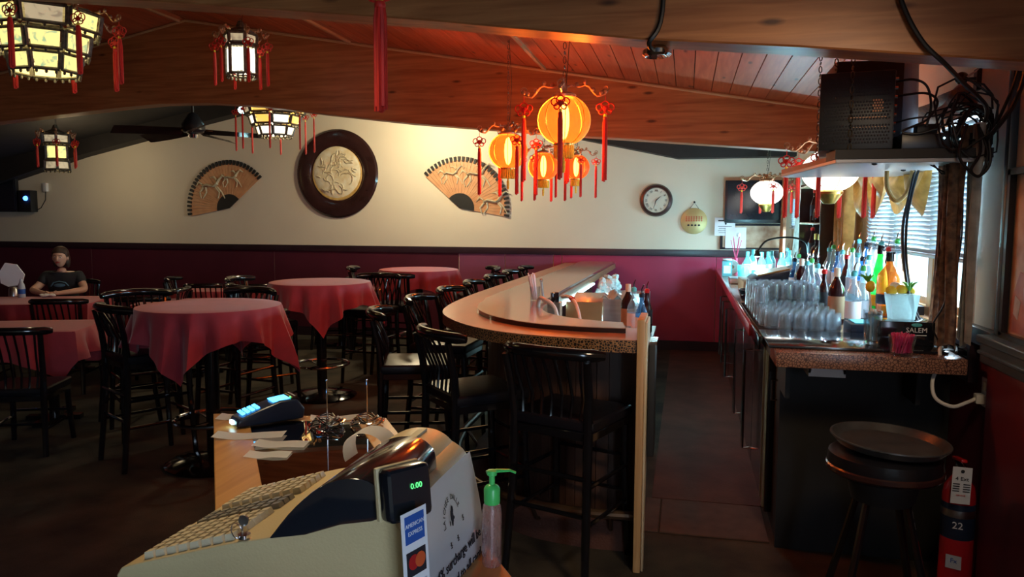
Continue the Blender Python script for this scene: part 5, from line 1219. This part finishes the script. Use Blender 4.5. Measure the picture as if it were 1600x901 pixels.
# ================================================================== FRONT COUNTER AND TILL
ZC = 1.0
cp = [(-1.42, 2.05), (-.88, 2.13), (-.02, .82), (-.56, .80)]
t = thing('display_counter', 'wood-framed glass-topped counter carrying the till at the front', 'counter', (-.75, 1.5, 0))
def inset(poly, ds):
    n = len(poly); out = []
    P = [Vector(p) for p in poly]; lines = []
    for i in range(n):
        a, b = P[i], P[(i+1) % n]; d = (b-a).normalized(); nn = Vector((d.y, -d.x)); 
        c = sum(P, Vector((0, 0)))/n
        if nn.dot(c-a) < 0: nn = -nn
        lines.append((a+nn*ds[i], d))
    for i in range(n):
        (a, d), (b, e) = lines[i-1], lines[i]; den = d.x*e.y-d.y*e.x; tt = ((b.x-a.x)*e.y-(b.y-a.y)*e.x)/den; q = a+d*tt; out.append((q.x, q.y))
    return out
inn = inset(cp, [.055, .09, .05, .10])
for i in range(4):
    j = (i+1) % 4; MB().prism([cp[i], cp[j], inn[j], inn[i]], ZC-.035, ZC).bevel(.002, 1).build('top_rail', 'counter_wood', t)
MB().prism(inn, ZC-.006, ZC-.001).build('glass_top', 'counter_glass', t)
for i in range(4):
    j = (i+1) % 4; a, b = inset(cp, [.01]*4), inset(cp, [.03]*4); MB().prism([a[i], a[j], b[j], b[i]], .0, ZC-.036).build('side_board', 'counter_wood', t, smooth=False)
MB().prism(inset(cp, [.035]*4), .62, .64).build('inner_shelf', 'wood_dark', t)
a_ = Vector((-.83, 1.25)); 
MB().cyl((-1.22, 1.93, ZC-.03), (-.98, 1.60, ZC-.03), .006, n=6).build('shelf_strip', 'white_plastic', t)
def slip(c, L, W, rz, label, curl=.004, z=ZC):
    g = []; ca, sa = math.cos(rz), math.sin(rz)
    for i in range(13):
        u = i/12-.5; row = []
        for j in range(4):
            v = j/3-.5; row.append((c[0]+u*L*ca-v*W*sa, c[1]+u*L*sa+v*W*ca, z+.0015+curl*(2*u)**2+.0015*math.sin(u*9)))
        g.append(row)
    return MB().sheet(g, .0006).solo('receipt', 'paper', label, 'receipt', 'receipts on the front counter')
slip((-1.17, 1.85), .19, .065, .30, 'long receipt slip lying across the counter frame below the card terminal', .006)
slip((-1.045, 1.80), .14, .06, .20, 'receipt slip partly under the long one, on the glass', .003)
slip((-1.03, 1.71), .11, .055, .25, 'small receipt slip lowest on the glass', .002)
slip((-1.33, 2.02), .09, .07, .3, 'receipt corner showing behind the card terminal', .002, ZC+.001)
slip((-1.01, 2.08), .17, .06, .45, 'receipt slip behind the two wire bill spikes', .008)
# card terminal
t = thing('card_terminal', 'dark blue card terminal with glowing blue screen and keypad', 'card terminal', (-1.21, 2.02, ZC), 0)
M = Matrix.Translation((-1.205, 2.0, ZC+.004)) @ Matrix.Rotation(.85, 4, 'Z')
def L_(mb): mb.bm.transform(M); return mb
L_(MB().xz([(-.10, 0), (.10, 0), (.105, .03), (.08, .062), (.03, .062), (-.02, .048), (-.095, .022)], -.038, .038).bevel(.009, 3)).build('terminal_body', 'navy', t)
L_(MB().box((.035, 0, .0625), (.05, .052, .003), ry=-.10)).build('lcd_screen', 'lcd', t)
for i in range(4):
    for j in range(3): L_(MB().box((-.075+i*.014, -.018+j*.018, .0355+i*.0040), (.010, .013, .004), ry=-.26)).build('terminal_key', 'lcd', t)
L_(MB().cyl((.075, -.032, .055), (.075, .032, .055), .016, n=14)).build('paper_hood', 'dark_plastic', t); L_(MB().ball((.062, -.025, .068), .003)).build('indicator_light', 'led_green', t)
L_(MB().bb(-.106, -.098, -.012, .012, .006, .016)).build('card_slot_light', 'led_cyan', t)
# bill spikes
def spike(x, y, label):
    t = thing('bill_spike', label, 'bill spike', (x, y, ZC), 0, 'wire bill spikes')
    MB().cyl((x, y, ZC+.004), (x, y, ZC+.135), .0018, n=6).ball((x, y, ZC+.136), .003, 6, 5).build('spike_rod', 'chrome', t)
    m = MB(); pts = []
    for k in range(61): a = k*2*PI/15; R_ = .040+.010*math.sin(k*.9); pts.append((x+R_*math.cos(a), y+R_*math.sin(a), ZC+.006+.020*k/60+.006*math.sin(k*1.3)))
    m.tube(pts, .0022, 5)
    for k in range(4): a = k*PI/2+.4; m.tube([(x, y, ZC+.004), (x+.03*math.cos(a), y+.03*math.sin(a), ZC+.03), (x+.045*math.cos(a), y+.045*math.sin(a), ZC+.004)], .0022, 5)
    m.build('wire_coil', 'chrome', t); return t
spike(-1.01, 2.0, 'wire bill spike with tall rod on the glass, nearer the terminal')
spike(-.90, 2.035, 'wire bill spike with coiled base, nearer the till')
# till
t = thing('cash_register', 'large cream electronic till with angled keyboard and black display hood', 'cash register', (-.66, 1.22, ZC))
Y0, Y1 = 1.03, 1.40
def prof(e=0):
    return smooth_poly([(-.425, 1.160), (-.450, 1.170), (-.50, 1.158), (-.56, 1.134), (-.615, 1.110), (-.655, 1.099), (-.70, 1.088), (-.86, 1.040), (-.895, 1.028)], 4)
low = [(-.905, 1.013), (-.895, 1.0015), (-.397, 1.0015), (-.396, 1.115), (-.404, 1.137), (-.418, 1.155)]
MB().xz(prof()+low, Y0, Y1).bevel(.007, 3).build('housing', 'beige', t)
# glossy display hood across the width
w_ = smooth_poly([(-.622, 1.106), (-.575, 1.162), (-.520, 1.204), (-.465, 1.214), (-.432, 1.195), (-.425, 1.160)], 4)
MB().xz(w_+[(-.45, 1.150), (-.50, 1.140), (-.56, 1.118)], Y0-.003, 1.262).bevel(.003, 2).build('display_window', 'dark_plastic', t)
cov = smooth_poly([(-.640, 1.100), (-.590, 1.150), (-.535, 1.185), (-.490, 1.192), (-.455, 1.182), (-.428, 1.155), (-.415, 1.13)], 4)
MB().xz(cov+[(-.45, 1.10), (-.60, 1.09)], 1.264, Y1-.001).bevel(.004, 2).build('printer_cover', 'beige', t)
MB().xz([(-.53, 1.184), (-.50, 1.193), (-.485, 1.196), (-.485, 1.185), (-.53, 1.18)], 1.29, 1.38).build('paper_cover', 'beige_key', t)
MB().xz([(-.905, .0+1.001), (-.40, 1.001), (-.40, 1.004), (-.905, 1.004)], Y0-.004, Y1+.004).build('base_plate', 'beige_key', t)
# keys on the slope
def kz(x): return 1.040+(x+.86)*(1.088-1.040)/.16
sl = -math.atan(.048/.16); kme = {}
def key(x, y, wx, wy, m_, h=.011):
    kk = (round(wx, 4), round(wy, 4), m_)
    if kk not in kme:
        o = MB().box((0, 0, 0), (wx, wy, h), taper=.82).build('key', m_, None, smooth=False); kme[kk] = o.data; o.parent = t
    else: o = bpy.data.objects.new('key', kme[kk]); COL.objects.link(o); o.parent = t
    P0 = wm(t).inverted() @ Vector((x, y, kz(x)+h*.55)); o.location = P0; o.rotation_euler = (0, sl, 0)
for i in range(8):
    x = -.852+i*.0215
    for j in range(6): key(x, 1.052+j*.0205, .0185, .0175, 'beige_key')
    for j in range(3): key(x, 1.190+j*.019, .0185, .016, 'grey_key', .009)
    for j in range(5): key(x, 1.268+j*.0205, .0185, .0175, 'beige_key')
lk = MB(); lk.cyl((-.672, 1.040, 1.098), (-.672, 1.040, 1.104), .010, n=18); lk.build('key_lock', 'chrome', t)
k_ = MB(); k_.box((-.672, 1.040, 1.112), (.003, .009, .016)); k_.cyl((-.672, 1.0385, 1.126), (-.672, 1.0415, 1.126), .009, n=14); k_.torus((-.682, 1.035, 1.110), .012, .0009, 20, 5, Matrix.Rotation(1.1, 3, 'Y')); k_.build('small_key', 'steel', t)
# receipt paper loop
g = []
for i in range(17):
    a = PI*i/16*1.15; g.append([(-.50-.045+.045*math.cos(a), 1.30+.06*j, 1.185+.035*math.sin(a)+(.0 if i < 14 else -.003*(i-13))) for j in range(2)])
MB().sheet([[ (p[0]-.06, p[1]+.05, p[2]-.035) for p in r] for r in g], .0006).build('paper_curl', 'paper', t)
# customer display pod
p = MB(); Mp = Matrix.Translation((-.396, 1.030, 1.200)) @ Matrix.Rotation(-.62, 4, 'Z') @ Matrix.Rotation(-.12, 4, 'Y')
p.box((0, 0, 0), (.032, .074, .078)); p.bevel(.010, 3); p.bm.transform(Mp); pod = p.build('customer_display', 'dark_plastic', t)
p = MB().box((-.021, 0, 0), (.011, .077, .081)); p.bevel(.006, 2); p.bm.transform(Mp); p.build('display_shell', 'beige', pod)
text('0.00', Mp @ face((.0178, .008, .010), (0, 1, 0), (0, 0, 1)), .012, 'led_green', pod, 'digits', .0002)
MB().cyl((-.44, 1.10, 1.08), (-.44, 1.10, 1.15), .022, n=16).build('display_stalk', 'beige', t)
# card logo strip
cs = thing('card_logo_strip', 'white strip of payment card logos taped beside the display pod', 'sticker', (-.43, 1.09, 1.02))
Ms = face((-.368, .995, 1.122), (.35, 1, 0), (-.06, .02, 1))
def onstrip(dx, dz, wd, ht, mt_, nm, th=.0008, off=.001):
    m = MB().box((dx, dz, off), (wd, ht, th)); m.bm.transform(Ms); return m.build(nm, mt_, cs)
onstrip(0, -.008, .056, .148, 'paper', 'strip_sheet', .0008, 0); b_ = onstrip(.0, .040, .042, .040, 'blue_card', 'blue_logo')
for q_, s_ in enumerate(('AMERICAN', 'EXPRESS')):
    text(s_, Ms @ Matrix.Translation((0, .046-q_*.012, .0018)), .0085, 'paper', cs, depth=.0002)
onstrip(.0, -.010, .042, .036, 'ink', 'black_logo')
m = MB().cyl((-.007, -.008, .0016), (-.007, -.008, .0022), .011, n=20); m.bm.transform(Ms); m.build('red_disc', 'ext_red', cs)
m = MB().cyl((.007, -.008, .0023), (.007, -.008, .0028), .011, n=20); m.bm.transform(Ms); m.build('orange_disc', 'orange_card', cs)
onstrip(.0, -.052, .042, .026, 'shelf_white', 'pale_logo'); text('VISA', Ms @ Matrix.Translation((0, -.052, .0018)), .017, 'navy', cs, depth=.0002)
# surcharge sign
t = thing('surcharge_sign', 'white paper notice about a card surcharge taped to the side of the till', 'sign', (-.39, 1.25, 1.0))
A = Vector((-.388, 1.03, 1.174)); Bv = Vector((-.384, 1.33, 1.172)); Cv = Vector((-.343, 1.31, .945)); D = Vector((-.372, 1.03, .945))
def pt(u, v): return (A*(1-u)+Bv*u)*(1-v)+(D*(1-u)+Cv*u)*v+Vector((.006*math.sin(v*PI), 0, .004*math.sin(u*PI)*(1-v)))
g = [[pt(i/12, j/12) for j in range(13)] for i in range(13)]
MB().sheet(g, .0006).build('sheet', 'paper', t)
def sfr(u, v, ang=0):
    o = pt(u, v); x = (pt(u+.01, v)-o); y = (o-pt(u, v+.01)); Mx = face(o, x, y); return Mx @ Matrix.Translation((0, 0, .0022)) @ Matrix.Rotation(ang, 4, 'Z')
for k, ch in enumerate('LAICHEE DALLE'):
    a = PI*(1.02-k/12*.90); R_ = .036; o = sfr(.50, .32)
    text(ch, o @ Matrix.Translation((R_*math.cos(a), R_*math.sin(a), 0)) @ Matrix.Rotation(a-PI/2, 4, 'Z'), .0125, 'ink', t, 'logo_letter', .0002)
m = MB()
for dx, dy, rx_, ry_ in ((0, .0, .007, .012), (.004, .010, .005, .007), (-.002, -.010, .004, .006), (-.012, -.008, .0015, .005), (.007, -.004, .003, .003)): m.ball((dx, dy, 0), (rx_, ry_, .0006), 10, 6)
m.bm.transform(sfr(.50, .30)); m.build('logo_emblem', 'ink', t)
for u_, v_, s_ in ((.44, .48, 8), (.55, .48, 6), (.66, .38, 7)):
    m = MB(); 
    for q_ in range(4): m.box((.002*math.sin(q_*2), -.004+q_*.0028, 0), (.006-.001*(q_ % 2), .0011, .0005)); m.box((0, 0, 0), (.0012, .010, .0005))
    m.bm.transform(sfr(u_, v_)); m.build('character_mark', 'ink', t)
text('A 4% surcharge will be', sfr(.52, .60), .0245, 'ink', t, 'sign_line', .0005); text('added to all card', sfr(.60, .745), .0245, 'ink', t, 'sign_line', .0005); text('orders', sfr(.80, .885), .0245, 'ink', t, 'sign_line', .0005)
# sanitizer
t = thing('sanitizer_bottle', 'clear hand gel pump bottle with bright green pump head', 'bottle', (-.315, 1.235, ZC))
S0 = (-.318, 1.24, ZC)
MB().lathe([(0, .001), (.015, .001), (.017, .004), (.017, .095), (.0155, .108), (.011, .114), (.011, .118), (0, .118)], S0, 24).build('gel_bottle', 'gel', t)
MB().lathe([(.0173, .02), (.0176, .022), (.0176, .075), (.0173, .077)], S0, 24, cap=False).build('clear_label', 'clear_glass', t)
MB().lathe([(0, .112), (.0135, .112), (.0140, .116), (.0140, .138), (.011, .143), (.005, .146), (.005, .160), (.0085, .162), (.0085, .170), (0, .171)], S0, 20).build('pump_collar', 'green_pump', t)
MB().tube([(-.326, 1.235, ZC+.167), (-.31, 1.245, ZC+.1685), (-.290, 1.255, ZC+.1675), (-.280, 1.258, ZC+.163)], [.006, .0055, .004, .0035], 8, flat=.6).build('pump_nozzle', 'green_pump', t)
MB().cyl((-.318, 1.24, ZC+.01), (-.318, 1.24, ZC+.115), .0018, n=6).build('dip_tube', 'paper', t)
# ================================================================== SEATED PERSON
P0 = Vector((-6.93, 7.30, 0))
t = thing('person', 'seated person in a black printed t-shirt resting both arms on the cloth', 'person', tuple(P0))
yaw = math.radians(26); MP = Matrix.Translation(P0) @ Matrix.Rotation(yaw+PI, 4, 'Z')   # local +y looks towards the camera side
def skin(name, verts, edges, radii, m_, root=0, sub=2):
    me = bpy.data.meshes.new(name); me.from_pydata([MP @ Vector(v)-P0 for v in verts], edges, []); o = bpy.data.objects.new(name, me); COL.objects.link(o)
    md = o.modifiers.new('skin', 'SKIN'); md.use_smooth_shade = True; sk = me.skin_vertices[0].data if me.skin_vertices else None
    if sk is None:
        bm = bmesh.new(); bm.from_mesh(me); bm.verts.layers.skin.verify(); bm.to_mesh(me); bm.free(); sk = me.skin_vertices[0].data
    for i, r in enumerate(radii): sk[i].radius = r if isinstance(r, tuple) else (r, r); sk[i].use_root = (i == root)
    md2 = o.modifiers.new('sub', 'SUBSURF'); md2.levels = sub; md2.render_levels = sub
    bpy.context.view_layer.update()
    m2 = bpy.data.meshes.new_from_object(o.evaluated_get(bpy.context.evaluated_depsgraph_get())); bpy.data.objects.remove(o)
    m2.name = name; m2.materials.clear(); m2.materials.append(MT[m_])
    for f in m2.polygons: f.use_smooth = True
    ob = bpy.data.objects.new(name, m2); COL.objects.link(ob); ob.parent = t; return ob
V = [(0, -.02, .52), (0, 0, .66), (0, .03, .80), (0, .05, .93), (0, .06, 1.0), (0, .085, 1.05)]
R_ = [(.14, .11), (.13, .095), (.145, .10), (.13, .085), (.055, .05), (.045, .045)]
E_ = [(0, 1), (1, 2), (2, 3), (3, 4), (4, 5)]
def addc(start, pts, rs):
    prev = start
    for p_, r in zip(pts, rs): V.append(p_); R_.append(r); E_.append((prev, len(V)-1)); prev = len(V)-1
    return prev
for s in (-1, 1):
    wv = addc(3, [(s*.16, .045, .945), (s*.225, .11, .85), (s*.265, .20, .805), (s*.16, .33, .795), (s*.075, .40, .79), (s*.03, .435, .79)], [(.055, .055), (.045, .045), .040, .032, (.024, .02), (.03, .018)])
    addc(0, [(s*.10, .05, .52), (s*.12, .38, .54), (s*.12, .42, .30), (s*.12, .40, .09), (s*.13, .50, .045)], [(.085, .08), .062, .048, .036, (.035, .028)])
skin('body', V, E_, R_, 'skin')
for s in (-1, 1):
    for q_ in range(5):
        a0_ = Vector((s*.045-s*.012*q_, .44+.004*q_, .795)); d = Vector((-s*(.55+.1*q_), .55-.22*q_, 0)).normalized()
        if q_ == 4: a0_ = Vector((s*.055, .42, .805)); d = Vector((s*.1-s*.5, .9, .1)).normalized()
        L0 = (.058, .070, .075, .068, .05)[q_] if q_ < 4 else .05
        skin('finger', [tuple(a0_), tuple(a0_+d*L0*.5+Vector((0, 0, .006))), tuple(a0_+d*L0+Vector((0, 0, -.006)))], [(0, 1), (1, 2)], [.010, .009, .007], 'skin', 0, 1)
# shirt
skin('t_shirt', [(0, -.02, .50), (0, 0, .66), (0, .03, .80), (0, .05, .93), (0, .055, .985), (-.165, .045, .95), (-.232, .11, .855), (.165, .045, .95), (.232, .11, .855)], [(0, 1), (1, 2), (2, 3), (3, 4), (3, 5), (5, 6), (3, 7), (7, 8)], [(.165, .13), (.15, .115), (.165, .12), (.145, .10), (.07, .065), (.075, .072), (.062, .062), (.075, .072), (.062, .062)], 'shirt')
skin('trousers', [(0, -.02, .50), (-.11, .05, .51), (-.125, .36, .53), (-.125, .42, .30), (-.125, .40, .12), (.11, .05, .51), (.125, .36, .53), (.125, .42, .30), (.125, .40, .12)], [(0, 1), (1, 2), (2, 3), (3, 4), (0, 5), (5, 6), (6, 7), (7, 8)], [(.15, .12), .10, .082, .066, .055, .10, .082, .066, .055], 'shirt')
# head (one surface) with face features
def lp(mb): mb.bm.transform(MP); return mb
h = MB(); h.ball((0, .10, 1.165), (.074, .092, .108), 24, 18)
for v in h.bm.verts:
    x_, y_, z_ = v.co.x, v.co.y-.10, v.co.z-1.165
    if z_ < 0: v.co.x *= 1-.28*min(1, -z_/.11); v.co.y = .10+y_*(1-.10*min(1, -z_/.11))+.006*(y_ > 0)
    if y_ > .05: v.co.y -= .010*math.exp(-((z_-.005)/.018)**2)*math.exp(-((abs(x_)-.028)/.016)**2)
lp(h).build('head', 'skin', t)
lp(MB().tube([(0, .190, 1.178), (0, .204, 1.155), (0, .207, 1.142), (0, .190, 1.132)], [.007, .010, .012, .006], 8)).build('nose', 'skin', t)
lp(MB().ball((0, .183, 1.112), (.022, .008, .006), 12, 6)).build('mouth', 'ext_red', t)
for s in (-1, 1):
    lp(MB().ball((s*.028, .180, 1.170), (.012, .007, .007), 10, 8)).build('eye', 'paper', t); lp(MB().ball((s*.028, .1865, 1.170), (.005, .003, .005), 8, 6)).build('pupil', 'ink', t)
    lp(MB().tube([(s*.012, .188, 1.188), (s*.028, .190, 1.192), (s*.044, .180, 1.187)], .003, 5)).build('eyebrow', 'hair', t)
    lp(MB().ball((s*.074, .095, 1.160), (.010, .02, .03), 10, 8)).build('ear', 'skin', t)
hr = MB(); hr.ball((0, .083, 1.198), (.086, .100, .098), 22, 14)
hr.ball((-.062, .055, 1.13), (.025, .05, .085), 12, 10); hr.ball((.062, .055, 1.13), (.025, .05, .085), 12, 10); hr.ball((0, .005, 1.14), (.065, .03, .09), 12, 10)
for v in hr.bm.verts:
    if v.co.y > .135 and v.co.z < 1.205: v.co.y = .135
lp(hr).build('hair', 'hair', t)
ar = MB(); ar.tube([(-.09, .155, .845), (-.06, .165, .885), (0, .170, .90), (.06, .165, .885), (.09, .155, .845)], .012, 8, flat=.5); lp(ar).build('shirt_arc_print', 'shirt_print', t)
ar = MB(); ar.ball((0, .160, .855), (.06, .014, .022), 14, 8); lp(ar).build('shirt_badge_print', 'shirt_print', t)
# things on the person's table
def tw(x, y, z): return tuple(MP @ Vector((x, y, z)))
t = thing('paper_napkins', 'crumpled white paper napkins beside the seated person\'s hands', 'napkin', tw(.0, .45, .758))
m = MB(); rd = random.Random(3)
for k in range(7): m.ball(tw(.0+rd.uniform(-.07, .07), .52+rd.uniform(-.02, .03), .777), (.045, .035, .015), 8, 5, (rd.uniform(-.3, .3), rd.uniform(-.3, .3), k))
m.build('napkin', 'paper', t)
t = thing('table_bottle', 'pale plastic sauce bottle on the seated person\'s table', 'bottle', (-6.72, 6.72, .758))
MB().lathe([(0, 0), (.034, 0), (.036, .01), (.036, .10), (.030, .14), (.018, .165), (.012, .20), (0, .20)], (-6.93, 6.72, .7575), 18).build('bottle_body', 'shelf_white', t); MB().lathe([(.0365, .04), (.0368, .042), (.0368, .09), (.0365, .092)], (-6.93, 6.72, .7575), 18, cap=False).build('label_wrap', 'blue_card', t)
t = thing('napkin_fan', 'bright white folded napkin standing at the left of the table', 'napkin', (-7.25, 6.9, .758))
m = MB(); 
m.xz([(-.10, .0), (-.03, -.04), (.10, -.02), (.13, .09), (.06, .20), (-.05, .22), (-.11, .12)], -.012, .012); m.bm.transform(Matrix.Translation((-7.17, 6.83, .90)) @ Matrix.Rotation(.5, 4, 'Z')); m.build('folded_leaf', 'paper', t)
m = MB().lathe([(0, 0), (.05, 0), (.045, .08), (.03, .10), (0, .10)], (-7.15, 6.83, .7575), 16); m.build('holder', 'steel', t)
